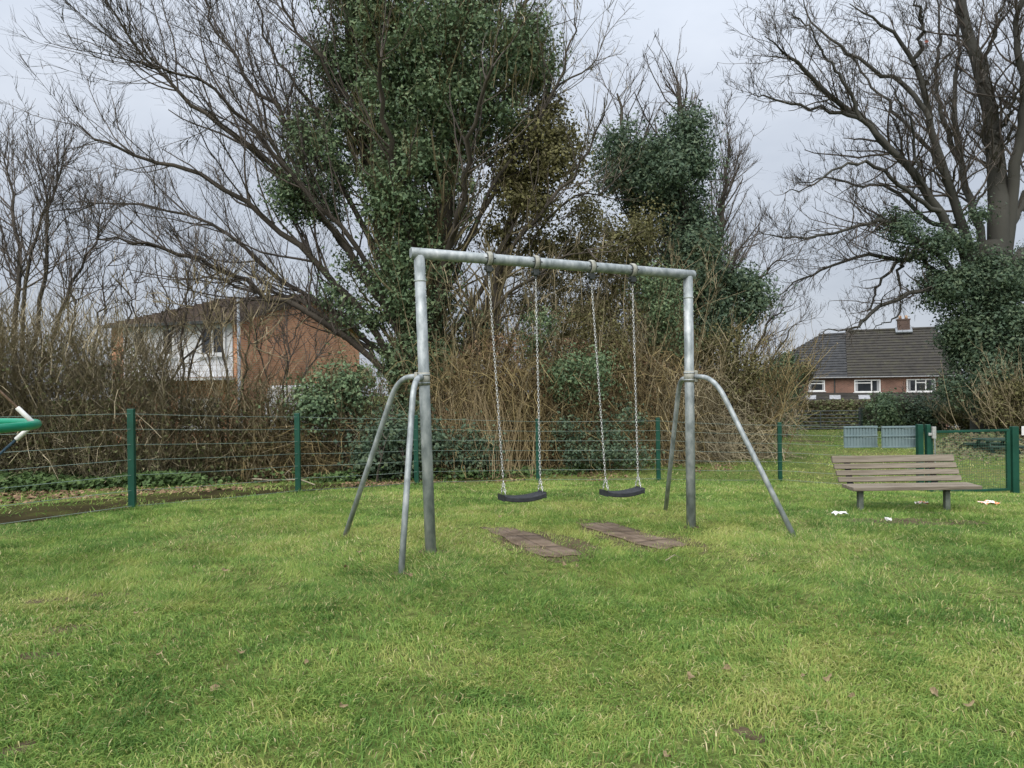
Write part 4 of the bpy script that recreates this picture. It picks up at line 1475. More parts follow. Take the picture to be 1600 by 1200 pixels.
def shrub(name, label, cat, loc_px, D_, blobs, nleaf, lmat, tw_n, tw_h, tmat, lsize=(0.06, 0.11), spread=1.0, twig_r=0.008, sub=0.4, group=None, arch=0.0, kind=None):
    """a bush: stems fanning up from its foot through its foliage"""
    gx = P(*loc_px, D_).x
    gz_ = float(G(gx, D_))
    root = thing(name, label, cat, (gx, D_, gz_), group)
    if kind:
        root['kind'] = kind
    if tw_n:
        sx = RNG.normal(0, spread * 0.45, tw_n)
        sy = RNG.normal(0, min(spread, 1.6) * 0.35, tw_n)
        st = np.stack([gx + sx, D_ + sy, G(gx + sx, D_ + sy)], -1)
        dd = np.stack([sx * 0.25 / spread + RNG.normal(0, 0.28, tw_n), RNG.normal(0, 0.28, tw_n), np.ones(tw_n)], -1)
        stems = [grow(st, dd, tw_h * RNG.uniform(0.55, 1.05, tw_n), np.full(tw_n, twig_r * 2.0), 8, 0.09, (0, 0, 0.2 - arch), 0.3)]
        tw = subtree(stems, [(3.0, 0.15, 1.0, 38, 14, 0.32, 0.5, 5, 0.14, (0, 0, 0.3 - arch), 0.3, 1.3, twig_r),
                             (4.2, 0.15, 1.0, 38, 14, 0.5, 0.7, 2, 0.16, (0, 0, 0.1 - arch), 0.2, 0.6, twig_r * 0.9)])
        build_branches('stems', [stems], tmat, root, 4)
        build_branches('twigs', tw[:1], tmat, root, 3)
        build_branches('twigs', tw[1:], tmat, root, 2)
    if nleaf:
        C, N = blob_points(blobs, nleaf, sub, shell=0.4)
        ok = C[:, 2] > G(C[:, 0], C[:, 1])
        build_leaves('foliage', C[ok], N[ok], lsize[0], lsize[1], lmat, root)
    return root


# olive brown bushes round the second tree
shrub('bush', 'olive brown twiggy bush rising behind the crossbeam between the two swings', 'bush', (965, 700), 20.0,
      [pxblob(885, 290, 1035, 480, 20, 1.3), pxblob(900, 430, 1060, 620, 20, 1.2, .8)], 15000, M['olive'], 90, 6.2, M['twig_pale'], (0.06, 0.11), 1.4, 0.008, 0.45)
shrub('bush', 'green leafy bush showing behind the far chain of the second swing', 'bush', (1020, 700), 18.6,
      [pxblob(985, 430, 1060, 520, 18.6, .7), pxblob(1000, 500, 1080, 640, 18.8, .8, .5)], 6500, M['ivy'], 30, 4.0, M['twig_pale'], (0.06, 0.1), 0.8)
shrub('bush', 'brown twiggy bush to the far side of the second upright post', 'bush', (1135, 690), 20.5,
      [pxblob(1075, 510, 1200, 690, 20.5, 1.2), pxblob(1010, 560, 1140, 695, 20.3, 1.2, .9)], 16000, M['olive'], 110, 3.9, M['bramble'], (0.05, 0.1), 1.5, 0.008, 0.4)
shrub('bush', 'rounded dark green bush at the end of the thicket before the far house', 'bush', (1205, 670), 30.0,
      [pxblob(1175, 545, 1240, 640, 30, 1.0), pxblob(1190, 590, 1238, 680, 30, 1.0)], 6500, M['ivy'], 30, 4.5, M['twig'], (0.09, 0.15), 0.9, 0.011)
shrub('bush', 'yellowing thin bush in front of the far house end', 'bush', (1235, 670), 36.0,
      [pxblob(1215, 560, 1262, 620, 36, 1.0, .6)], 1500, M['olive'], 14, 3.6, M['twig_pale'], (0.09, 0.16), 1.0, 0.011)


def bare_tree(name, label, pxs, D_, depth_ends, r0, spec, mat, group=None, n=14):
    x0_, y0_ = pxs[0][0]
    gx = P(x0_, 650, D_).x
    gz_ = float(G(gx, D_))
    zb = 600 + (ZC - gz_) / D_ * F
    root = thing(name, label, 'tree', (gx, D_, gz_), group)
    rows = []
    for pth, de, rr in zip(pxs, depth_ends, r0):
        pth = [(pth[0][0], zb + 6)] + list(pth[1:])
        rows.append((pth, D_, D_ + de, rr, rr * 0.12))
    st = limbs(rows, n, 0.05)
    build_branches('trunk', [st], M['bark'], root, 6)
    sb_ = subtree(st, spec)
    build_branches('branches', sb_[:1], mat, root, 4)
    build_branches('twigs', sb_[1:2], mat, root, 3)
    build_branches('twigs', sb_[2:], mat, root, 2)
    return root


SP = [(3.6, 0.3, 1.0, 34, 13, 0.28, 0.45, 6, 0.13, (0, 0, 0.55), 0.7, 2.6, 0.0105),
      (3.4, 0.15, 1.0, 34, 14, 0.45, 0.55, 4, 0.15, (0, 0, 0.35), 0.35, 1.2, 0.009),
      (5.0, 0.15, 1.0, 36, 14, 0.5, 0.7, 2, 0.16, (0, 0, 0.3), 0.25, 0.65, 0.0085)]
bare_tree('bare_tree', 'slender bare tree against the sky between the ivy trees and the oak',
          [[(1145, 690), (1138, 560), (1130, 450), (1150, 400), (1190, 350)], [(1145, 690), (1150, 560), (1165, 470), (1200, 420), (1240, 400)], [(1150, 690), (1170, 580), (1205, 500), (1245, 470)],
           [(1145, 690), (1130, 540), (1125, 430), (1110, 330), (1115, 250)], [(1150, 690), (1190, 590), (1225, 530), (1250, 500)]],
          27.0, (1, -1, 0.5, 1.5, -0.5), (0.11, 0.09, 0.08, 0.08, 0.07), SP, M['twig'])
bare_tree('bare_tree', 'bare multi-stemmed tree at the very edge of the frame above the tall hedge',
          [[(20, 690), (25, 520), (30, 400), (20, 310), (10, 220)], [(20, 690), (60, 500), (75, 400), (70, 320), (60, 240)], [(15, 690), (0, 520), (-20, 400), (-40, 300)],
           [(25, 690), (90, 520), (120, 430), (150, 370), (165, 300)], [(20, 690), (40, 480), (50, 380), (90, 290), (100, 250)]],
          19.0, (1, -1, 0.5, 1.5, 0), (0.085, 0.07, 0.07, 0.06, 0.06), SP, M['twig'])
bare_tree('bare_tree', 'thin bare sapling in the hedge before the white clad house front',
          [[(270, 690), (262, 560), (255, 460), (240, 380)], [(272, 690), (285, 560), (290, 470), (310, 390)], [(272, 690), (300, 570), (335, 480), (350, 400)]],
          15.5, (.5, -.5, 0.3), (0.036, 0.032, 0.032), SP, M['twig'])
bare_tree('bare_tree', 'thin bare sapling in the hedge before the brick gable corner',
          [[(360, 690), (355, 590), (345, 500), (350, 430)], [(362, 690), (380, 590), (400, 520), (430, 460)], [(362, 690), (330, 580), (310, 500), (300, 450)]],
          15.0, (.5, -.5, 0.3), (0.034, 0.03, 0.03), SP, M['twig_pale'])
bare_tree('bare_tree', 'bare thicket sapling leaning over the tall hedge top',
          [[(150, 690), (150, 560), (160, 470), (170, 410)], [(150, 690), (120, 560), (110, 470), (100, 380)], [(152, 690), (190, 560), (205, 480), (220, 430)]],
          15.5, (.5, -.5, 0.3), (0.04, 0.036, 0.034), SP, M['twig'])
bare_tree('bare_tree', 'crooked bare tree with a rough trunk seen between the swing chains',
          [[(758, 700), (762, 600), (772, 480), (778, 400), (800, 330)], [(758, 700), (750, 580), (735, 500), (700, 430)], [(760, 700), (790, 560), (830, 470), (860, 400)]],
          16.5, (.5, -.8, 0.8), (0.16, 0.07, 0.07), SP, M['twig_pale'])

bare_tree('bare_tree', 'spindly bare saplings crowding in front of the orange gable wall',
          [[(430, 690), (440, 600), (460, 530), (490, 470)], [(430, 690), (415, 600), (400, 530), (385, 470)], [(432, 690), (470, 600), (510, 540), (545, 500)], [(432, 690), (450, 590), (440, 520), (420, 450)]],
          16.0, (.5, -.5, 0.3, .8), (0.03, 0.026, 0.03, 0.026), SP, M['twig'])
bare_tree('bare_tree', 'bare brown sapling against the white cladding of the house',
          [[(235, 690), (245, 590), (270, 510), (300, 440)], [(235, 690), (225, 590), (215, 510), (200, 440)], [(237, 690), (265, 600), (320, 530), (350, 470)]],
          16.3, (.5, -.5, 0.3), (0.045, 0.04, 0.04), SP, M['twig_pale'])

# --- the oak
D = 27.0
bx_ = P(1556, 650, D).x
gz_ = float(G(bx_, D))
zb_ = 600 + (ZC - gz_) / D * F
oak = thing('oak_tree', 'huge spreading bare tree with ivy-clad trunk standing over the gate', 'tree', (bx_, D, gz_))
otr = limbs([([(1556, zb_ + 10), (1556, 600), (1553, 500), (1548, 430), (1545, 380)], D, D, 0.85, 0.60)], 12, 0.02)
om = limbs([
    ([(1560, 430), (1558, 300), (1553, 230), (1535, 130), (1510, 40), (1490, -50), (1480, -140)], D, D + .5, 0.40, 0.06),
    ([(1525, 430), (1505, 358), (1477, 275), (1453, 187), (1430, 103), (1384, 47), (1327, 6)], D, D - 1.5, 0.20, 0.016),
    ([(1520, 440), (1492, 372), (1449, 299), (1402, 243), (1346, 187), (1309, 159), (1257, 107), (1234, 84), (1193, 60)], D, D - 2.5, 0.19, 0.014),
    ([(1565, 430), (1580, 350), (1600, 310), (1625, 240), (1645, 140), (1650, 40)], D, D + 1.5, 0.19, 0.018),
    ([(1545, 420), (1520, 330), (1500, 250), (1492, 150), (1500, 60), (1490, -40)], D, D + 2.0, 0.17, 0.015),
    ([(1570, 440), (1610, 380), (1660, 330), (1720, 300)], D, D - 1, 0.24, 0.03),
    ([(1570, 420), (1590, 250), (1600, 150), (1590, 40), (1600, -60)], D, D - 2, 0.24, 0.03)], 22, 0.045)
osec = limbs([
    ([(1402, 243), (1370, 205), (1337, 184), (1290, 173), (1243, 163), (1197, 154), (1166, 148)], D - 1.6, D - 1, 0.100, 0.011),
    ([(1520, 470), (1477, 406), (1430, 373), (1385, 345), (1346, 350), (1290, 369), (1234, 373), (1190, 366)], D, D - 2.5, 0.128, 0.011),
    ([(1520, 460), (1449, 410), (1411, 406), (1346, 397), (1290, 420), (1243, 443), (1205, 470)], D, D + 1.5, 0.116, 0.011),
    ([(1530, 470), (1486, 453), (1430, 457), (1374, 476), (1351, 504), (1323, 513), (1284, 518)], D, D - 1.5, 0.128, 0.011),
    ([(1411, 407), (1379, 434), (1365, 471), (1355, 495), (1340, 520)], D + 0.3, D + .5, 0.068, 0.011),
    ([(1411, 407), (1402, 430), (1405, 470), (1404, 492), (1380, 505), (1360, 518)], D + 0.3, D - .5, 0.060, 0.011),
    ([(1505, 358), (1450, 345), (1400, 300), (1340, 290), (1290, 280), (1240, 290)], D, D + 2, 0.100, 0.011),
    ([(1470, 330), (1420, 300), (1370, 262), (1320, 255), (1270, 290), (1225, 300)], D - 1, D - 3, 0.092, 0.011),
    ([(1453, 187), (1420, 140), (1370, 110), (1320, 80), (1270, 30), (1250, -20)], D - 1, D, 0.100, 0.011),
    ([(1477, 275), (1450, 230), (1400, 180), (1360, 130), (1330, 90), (1290, 60)], D - .5, D + 2, 0.092, 0.011),
    ([(1430, 103), (1440, 50), (1430, 0), (1400, -60)], D - 1, D - 2, 0.096, 0.011),
    ([(1535, 130), (1550, 60), (1570, 0), (1590, -60)], D, D + 1, 0.096, 0.011),
    ([(1500, 250), (1470, 180), (1465, 100), (1470, 30), (1450, -40)], D + 1, D + 3, 0.105, 0.014),
    ([(1553, 230), (1575, 180), (1600, 130), (1640, 90)], D, D - 2, 0.096, 0.011),
    ([(1449, 299), (1430, 250), (1425, 200), (1400, 150), (1390, 100)], D - 1, D - 3, 0.068, 0.011),
    ([(1346, 187), (1320, 130), (1290, 90), (1270, 50), (1235, 20)], D - 2, D - 2.5, 0.068, 0.011)], 20, 0.055)
build_branches('trunk', [otr, om], M['bark_green'], oak, 12)
build_branches('limbs', [osec], M['bark_green'], oak, 6)
s_oak = [(3.4, 0.2, 1.0, 40, 14, 0.26, 0.34, 8, 0.15, (-0.05, 0, 0.3), 1.0, 3.4, 0.013),
         (3.8, 0.1, 1.0, 42, 15, 0.44, 0.5, 5, 0.18, (0, 0, 0.25), 0.5, 1.8, 0.0095),
         (7.5, 0.1, 1.0, 42, 16, 0.5, 0.7, 2, 0.2, (0, 0, 0.2), 0.35, 0.95, 0.0095)]
so = subtree(om + osec, s_oak)
build_branches('branches', so[:1], M['twig'], oak, 4)
build_branches('twigs', so[1:2], M['twig'], oak, 2)
build_branches('twigs', so[2:], M['twig'], oak, 2)
blobs = [pxblob(1505, 400, 1600, 480, D - .3, 1.5), pxblob(1500, 470, 1610, 570, D - .3, 1.6), pxblob(1480, 540, 1600, 640, D - .3, 1.6, .9),
         pxblob(1440, 420, 1530, 480, D - .2, .9), pxblob(1470, 490, 1530, 560, D, .9, .7), pxblob(1410, 360, 1490, 410, D - .3, .6, .8), pxblob(1375, 335, 1430, 385, D - .7, .5, .8),
         pxblob(1590, 380, 1680, 480, D, 1.1), pxblob(1490, 300, 1530, 400, D - .5, .5, .35), pxblob(1580, 480, 1660, 640, D, 1.2)]
C, N = blob_points(blobs, 85000, 0.5, shell=0.36)
build_leaves('ivy', C, N, 0.065, 0.14, M['ivy_dark'], oak, tri=True)
rs = P(1447, 68, D - 1.5)
scr = np.array([(rs.x, rs.y, rs.z)])
V, Fq, rnd = leaves(np.repeat(scr, 3, 0) + RNG.normal(0, 0.06, (3, 3)), RNG.normal(0, 1, (3, 3)), np.full(3, 0.17))
tag(np_mesh('scrap', V, Fq, M['red'], None, rnd=rnd), 'faded red scrap caught high in the bare oak branches', 'scrap')

# brown bush round the oak's foot and shrubs before the house
shrub('bush', 'brown bush growing against the foot of the ivy-clad oak trunk', 'bush', (1585, 660), 24.5,
      [pxblob(1550, 590, 1640, 690, 24.5, 1.0)], 8500, M['olive'], 55, 3.4, M['twig_pale'], (0.07, 0.12), 1.0)
shrub('bush', 'dark evergreen shrub behind the pair of sign boards', 'bush', (1385, 665), 34.0,
      [pxblob(1352, 618, 1415, 680, 34, 1.2)], 7000, M['ivy'], 20, 2.2, M['twig'], (0.09, 0.15), 1.2, 0.01)
shrub('bush', 'dense dark shrub below the far house windows, behind the latch post', 'bush', (1445, 665), 33.0,
      [pxblob(1405, 620, 1490, 680, 33, 1.2)], 8000, M['ivy_dark'], 25, 2.4, M['twig'], (0.09, 0.15), 1.3, 0.01)
shrub('bush', 'mixed brown shrub hiding the pale shed', 'bush', (1510, 665), 31.0,
      [pxblob(1475, 600, 1535, 680, 31, 1.0), pxblob(1535, 640, 1560, 680, 31, .7)], 6500, M['olive'], 40, 2.8, M['twig_red'], (0.08, 0.14), 1.2, 0.01)

# clipped hedge before the far house
HDp = 38.0
ha, hb = P(1165, 630, HDp), P(1360, 630, HDp)
hz0, hz1 = float(G((ha.x + hb.x) / 2, HDp)), P(1260, 631, HDp).z
n_ = 14000
cx_ = RNG.uniform(ha.x, hb.x, n_)
fz = RNG.uniform(0, 1, n_)
top_ = RNG.uniform(0, 1, n_) < 0.35
cy_ = np.where(top_, HDp + RNG.uniform(-0.6, 0.6, n_), HDp - 0.6 + RNG.normal(0, 0.07, n_))
cz_ = np.where(top_, hz1 + RNG.normal(0, 0.05, n_), hz0 + (hz1 - hz0) * fz)
cz_ += (vnoise(cx_, cy_, 0.8, 5) - 0.5) * 0.25
Nn = np.where(top_[:, None], np.array([[0, 0, 1.0]]), np.array([[0, -1.0, 0.2]])) + RNG.normal(0, 0.6, (n_, 3))
hd = thing('hedge', 'long clipped hedge with flat top in front of the far house', 'hedge', ((ha.x + hb.x) / 2, HDp, hz0))
build_leaves('foliage', np.stack([cx_, cy_, cz_], -1), Nn, 0.12, 0.2, M['hedgeleaf'], hd)
MB().box(((ha.x + hb.x) / 2, HDp, (hz0 + hz1) / 2 - 0.1), (hb.x - ha.x - 0.2, 0.9, hz1 - hz0 - 0.1)).build('hedge_core', M['bark'], hd)

# far wood closing the horizon
C, N = blob_points([((x, 115 + 10 * RNG.uniform(), ZC - 6 + h), (9, 4, h), 1.0) for x, h in zip(np.arange(-130, 150, 11), RNG.uniform(4.5, 7.0, 60))], 12000, 1.6, shell=0.4)
V, Fq, rnd = leaves(C, N, RNG.uniform(0.9, 1.7, len(C)))
tag(np_mesh('woodland', V, Fq, M['hedgeleaf'], None, rnd=rnd), 'distant mass of bare woodland along the skyline', 'woodland', kind='stuff')


# ------------------------------------------------------------------ hedgerow and brambles beyond the fence
def hedge_mass(name, label, x0, x1, dfun, topfun, n_tw, n_lf, tmat, lmat, lsz, thick=1.6, twl=(0.5, 1.3), tr=0.006, upw=0.8, kind='stuff'):
    """twiggy hedge: pixel span x0..x1, depth dfun(px), top edge topfun(px) in photo pixels"""
    px = RNG.uniform(x0, x1, n_tw)
    dd = np.array([dfun(a) for a in px]) + RNG.uniform(-thick / 2, thick / 2, n_tw)
    tops = np.array([P(a, topfun(a), d_).z for a, d_ in zip(px, dd)])
    xw = np.array([P(a, 600, d_).x for a, d_ in zip(px, dd)])
    gz0 = G(xw, dd)
    tops = gz0 + (tops - gz0) * (0.92 + 0.42 * vnoise(xw, dd * 0.3, 0.8, 33))
    f = RNG.uniform(0.0, 1.0, n_tw) ** 1.15
    edge = 1 - 0.35 * np.abs((dd - np.array([dfun(a) for a in px])) / (thick / 2)) ** 2
    zz_ = gz0 + (tops - gz0) * f * edge
    st = np.stack([xw, dd, zz_], -1)
    d = np.stack([RNG.normal(0, 0.6, n_tw), RNG.normal(-0.15, 0.6, n_tw), RNG.normal(upw, 0.45, n_tw)], -1)
    tw = [grow(st, d, RNG.uniform(twl[0], twl[1], n_tw), RNG.uniform(tr * 0.7, tr * 1.6, n_tw), 3, 0.22, (0, 0, -0.1), 0.4)]
    loc = (float(xw.mean()), float(dd.mean()), float(gz0.mean()))
    root = thing(name, label, 'hedge', loc)
    build_branches('twigs', [tw], tmat, root, 2 if tr < 0.006 else 3)
    px = RNG.uniform(x0, x1, n_lf)
    dc = np.array([dfun(a) for a in px])
    dd = dc + RNG.uniform(-thick / 2, thick / 2, n_lf)
    xw = np.array([P(a, 600, d_).x for a, d_ in zip(px, dd)])
    tops = np.array([P(a, topfun(a), d_).z for a, d_ in zip(px, dd)])
    gz0 = G(xw, dd)
    tops = gz0 + (tops - gz0) * (0.86 + 0.4 * vnoise(xw, dd * 0.3, 0.8, 33))
    f = RNG.uniform(0, 1, n_lf) ** 1.25
    cl = vnoise(xw * 1.0 + dd * 0.37, (gz0 + (tops - gz0) * f), 1.7, 31)
    ok = RNG.uniform(0, 1, n_lf) < 0.25 + 1.2 * cl
    edge = 1 - 0.35 * np.abs((dd - dc) / (thick / 2)) ** 2
    C = np.stack([xw, dd, gz0 + (tops - gz0) * f * edge], -1)[ok]
    N = np.stack([RNG.normal(0, 0.6, n_lf), RNG.normal(-0.5, 0.5, n_lf), RNG.normal(0.5, 0.6, n_lf)], -1)[ok]
    build_leaves('foliage', C, N, lsz[0], lsz[1], lmat, root)['kind'] = 'stuff'
    return root


def lin(*pts):
    a = np.array(pts, float)
    return lambda q: float(np.interp(q, a[:, 0], a[:, 1]))


dA = lin((-150, 11.8), (100, 13.0), (400, 14.6), (640, 15.4), (900, 16.6), (1200, 20.5))
hedge_mass('hedge', 'tall brown twiggy hedge behind the fence beside the green ring', -120, 262, dA, lin((-120, 480), (0, 488), (60, 505), (120, 495), (200, 515), (262, 545)), 13000, 15000,
           M['twig_red'], M['hedgeleaf'], (0.04, 0.085), 1.8, (0.4, 1.2), 0.0058)
hedge_mass('hedge', 'lower tangled brown hedge in front of the two-storey brick gable house', 250, 600, dA, lin((250, 555), (300, 590), (380, 600), (450, 635), (520, 600), (600, 610)), 8500, 10000,
           M['twig_pale'], M['hedgeleaf'], (0.04, 0.085), 1.6, (0.4, 1.0), 0.0055)
shrub('ivy_bush', 'leafy ivy clump topping the hedge in front of the white van', 'bush', (530, 700), 14.6,
      [pxblob(498, 578, 562, 650, 14.6, .5), pxblob(470, 610, 520, 665, 14.4, .4, .6)], 4500, M['ivy'], 14, 2.2, M['twig_pale'], (0.06, 0.1), 0.5)
shrub('laurel_bush', 'dark glossy evergreen bush behind the fence between the braces', 'bush', (600, 720), 14.2,
      [pxblob(560, 650, 640, 735, 14.2, .6), pxblob(620, 660, 690, 735, 14.6, .6)], 7000, M['ivy_dark'], 14, 1.5, M['twig'], (0.06, 0.11), 0.7)


# arching dead brambles
def brambles(name, label, x0, x1, dfun, topfun, n, mat, thick=2.6, r=0.0065, leaf=0, lmat=None):
    px = RNG.uniform(x0, x1, n)
    dd = np.array([dfun(a) for a in px]) + RNG.uniform(-thick / 2, thick / 2, n)
    xw = np.array([P(a, 600, d_).x for a, d_ in zip(px, dd)])
    gz0 = G(xw, dd)
    hh_ = np.array([P(a, topfun(a), d_).z for a, d_ in zip(px, dd)]) - gz0
    hh_ = hh_ * (0.75 + 0.5 * vnoise(xw, dd, 0.9, 91))
    z0 = hh_ * RNG.uniform(0, 1, n) ** 1.3 * 0.85
    free = RNG.uniform(0, 1, n) < 0.16                       # canes rooted in the ground; the rest cross inside the tangle
    z0 = np.where(free, 0, z0)
    an = RNG.uniform(0, 2 * np.pi, n)
    reach = RNG.uniform(0.3, 1.7, n)
    m_ = 6
    t = np.linspace(0, 1, m_)
    rise = np.where(free, hh_ * RNG.uniform(0.2, 1.0, n), RNG.normal(0.12, 0.3, n) * hh_ * 0.6)
    droop = RNG.uniform(0.0, 0.9, n) * np.minimum(0.6 * hh_, 1.2)
    prof_ = z0[:, None] + rise[:, None] * np.sin(t[None] * np.pi * 0.6) - droop[:, None] * t[None] ** 2.2
    prof_ = np.clip(prof_, 0.02, 10)
    pts = np.stack([xw[:, None] + np.cos(an)[:, None] * reach[:, None] * t[None] ** 0.85, dd[:, None] + 0.6 * np.sin(an)[:, None] * reach[:, None] * t[None] ** 0.85, gz0[:, None] + prof_], -1)
    pts[:, 1:] += RNG.normal(0, 0.06, (n, m_ - 1, 3))
    rad = RNG.uniform(0.5, 1.6, n)[:, None] * r * np.linspace(1, 0.5, m_)[None]
    loc = (float(xw.mean()), float(dd.mean()), float(gz0.mean()))
    root = thing(name, label, 'brambles', loc)
    stems = [(pts, rad)]
    build_branches('stems', [stems], mat, root, 3)['kind'] = 'stuff'
    tw = subtree(stems, [(1.7, 0.15, 1.0, 55, 20, 0.35, 0.7, 3, 0.25, (0, 0, -0.1), 0.2, 0.7, r * 0.7)])
    build_branches('side_shoots', tw, mat, root, 2)['kind'] = 'stuff'
    nu = n // 26
    si = RNG.choice(n, nu, replace=False)
    su = np.stack([xw[si], dd[si], gz0[si]], -1)
    du = np.stack([RNG.normal(0, 0.22, nu), RNG.normal(0, 0.2, nu), np.ones(nu)], -1)
    ups = [grow(su, du, hh_[si] * RNG.uniform(0.7, 1.75, nu), RNG.uniform(0.008, 0.017, nu), 8, 0.09, (0, 0, 0.2), 0.3)]
    build_branches('upright_stems', [ups], M['twig_pale'], root, 3)['kind'] = 'stuff'
    ut = subtree(ups, [(3.2, 0.2, 1.0, 38, 14, 0.3, 0.55, 4, 0.14, (0, 0, 0.3), 0.3, 1.1, 0.0065), (3.4, 0.1, 1.0, 38, 14, 0.5, 0.7, 2, 0.15, (0, 0, 0.2), 0.2, 0.5, 0.006)])
    build_branches('twigs', ut, M['twig_pale'], root, 2)
    if leaf:
        px = RNG.uniform(x0, x1, leaf)
        dd = np.array([dfun(a) for a in px]) + RNG.uniform(-thick / 2, thick / 2, leaf)
        xw = np.array([P(a, 600, d_).x for a, d_ in zip(px, dd)])
        gz0 = G(xw, dd)
        tp = np.array([P(a, topfun(a), d_).z for a, d_ in zip(px, dd)]) - gz0
        f = RNG.uniform(0, 0.95, leaf)
        cl = vnoise(xw + dd * 0.4, gz0 + tp * f, 1.5, 37)
        ok = RNG.uniform(0, 1, leaf) < 0.2 + 1.2 * cl
        C = np.stack([xw, dd + 0.3, gz0 + tp * f], -1)[ok]
        build_leaves('dead_leaves', C, RNG.normal(0, 1, (len(C), 3)) + np.array([0, -0.5, 0.5]), 0.04, 0.09, lmat, root)['kind'] = 'stuff'
    return root


dB = lin((560, 15.6), (700, 15.8), (900, 16.8), (1050, 18.6), (1200, 21))
brambles('bramble_thicket', 'straw-coloured tangle of dead brambles behind the fence under the first swing', 690, 880, dB, lin((690, 560), (740, 520), (800, 505), (880, 520)), 2300, M['bramble'], 2.4, 0.0068, 9000, M['deadleaf'])
brambles('bramble_thicket', 'dead bramble tangle behind the fence between second swing and its upright', 870, 1060, dB, lin((870, 515), (950, 520), (1060, 560)), 1900, M['bramble'], 2.4, 0.0072, 9000, M['deadleaf'])
brambles('bramble_thicket', 'reddish brown bracken-like thicket beyond the far upright post', 1040, 1200, dB, lin((1040, 560), (1120, 570), (1200, 600)), 1700, M['twig_red'], 2.2, 0.008, 9000, M['deadleaf'])
brambles('bramble_thicket', 'low brown bramble heap at the hedge foot behind the near braces', 380, 700, dA, lin((380, 655), (480, 660), (570, 640), (700, 640)), 1600, M['bramble'], 1.6, 0.006, 6000, M['deadleaf'])

for (lab, blo, nn, mt) in (
        ('dark ivy patch sprawling inside the brambles between the two swings', [pxblob(855, 545, 960, 625, 15.6, .5), pxblob(800, 480, 870, 560, 16.2, .5, .6)], 4200, 'ivy'),
        ('low dark ivy mound at the fence behind the second swing', [pxblob(860, 640, 920, 725, 15.3, .4), pxblob(910, 670, 1015, 728, 15.4, .5), pxblob(940, 620, 1000, 690, 15.8, .4, .5)], 3300, 'ivy_dark'),
        ('low ivy mound beneath the first swing chain by the fence', [pxblob(690, 665, 780, 730, 14.9, .4)], 3000, 'ivy_dark')):
    cc_ = blo[0][0]
    rt = thing('ivy_clump', lab, 'ivy', (cc_[0], cc_[1], float(G(cc_[0], cc_[1]))))
    C, N = blob_points(blo, nn, 0.26, per=90, shell=0.6)
    ok = C[:, 2] > G(C[:, 0], C[:, 1])
    build_leaves('foliage', C[ok], N[ok], 0.05, 0.09, M[mt], rt)
shrub('bush', 'olive brown leafy bush filling the gap behind the first swing', 'bush', (895, 700), 19.5,
      [pxblob(840, 380, 950, 530, 19.5, 1.0), pxblob(800, 420, 870, 520, 19.5, .8, .5), pxblob(860, 480, 1010, 600, 17.6, .8, .8)], 13000, M['olive'], 60, 4.6, M['twig_pale'], (0.055, 0.1), 1.2, 0.008, 0.4)

# tall pale grass stalks in front of the brambles
gx_ = []
q = P(745, 700, 15.0)
n_ = 260
sx = RNG.normal(q.x, 0.45, n_)
sy = 15.0 + RNG.normal(0, 0.25, n_)
st = np.stack([sx, sy, G(sx, sy)], -1)
dd = np.stack([RNG.normal(0, 0.16, n_), RNG.normal(0, 0.12, n_), np.ones(n_)], -1)
stl = [grow(st, dd, RNG.uniform(0.8, 2.0, n_), np.full(n_, 0.006), 6, 0.06, (0, 0, -0.25), 0.4)]
V, Fq = tubes(stl, 3)
tag(np_mesh('dry_stalks', V, Fq, mat_noise('straw_stalk', [(0.3, (0.22, 0.165, 0.09)), (0.7, (0.38, 0.30, 0.18))], 2, 0.9), None),
    'clump of pale dry stalks in front of the brambles near the first swing', 'dry grass', kind='stuff')

# nettles and ivy along the hedge foot
n_ = 16000
px = RNG.uniform(-100, 1020, n_)
df = np.array([dA(a) for a in px]) - 0.95 + RNG.normal(0, 0.28, n_)
xw = (px - 800) / F * df
ok = RNG.uniform(0, 1, n_) < np.clip(vnoise(xw, df, 0.9, 44) * 1.9 - 0.45, 0.03, 1)
xw, df = xw[ok], df[ok]
hgt = 0.28 * vnoise(xw, df, 1.1, 45) + 0.05
C = np.stack([xw, df, G(xw, df) + RNG.uniform(0, 1, len(xw)) * hgt + 0.02], -1)
V, Fq, rnd = leaves(C, RNG.normal(0, 0.5, (len(C), 3)) + np.array([0, -0.3, 1.0]), RNG.uniform(0.05, 0.11, len(C)))
tag(np_mesh('nettles', V, Fq, M['nettle'], None, rnd=rnd), 'green nettles and ground ivy along the foot of the hedge', 'nettles', kind='stuff')

n_ = 4200
px = RNG.uniform(-80, 1150, n_)
df = np.array([dA(a) for a in px]) - RNG.uniform(0.4, 3.2, n_)
xw = (px - 800) / F * df
ok = (dist_fence_signed(xw, df) > 0.05) & (vnoise(xw, df, 1.1, 47) > 0.4)
C = np.stack([xw, df, G(xw, df) + 0.02], -1)[ok]
V, Fq, rnd = leaves(C, RNG.normal(0, 0.35, (len(C), 3)) + np.array([0, 0, 1.0]), RNG.uniform(0.04, 0.085, len(C)))
tag(np_mesh('leaf_litter', V, Fq, M['deadleaf'], None, rnd=rnd), 'scattered brown dead leaves on the muddy path beyond the fence', 'leaf litter', kind='stuff')

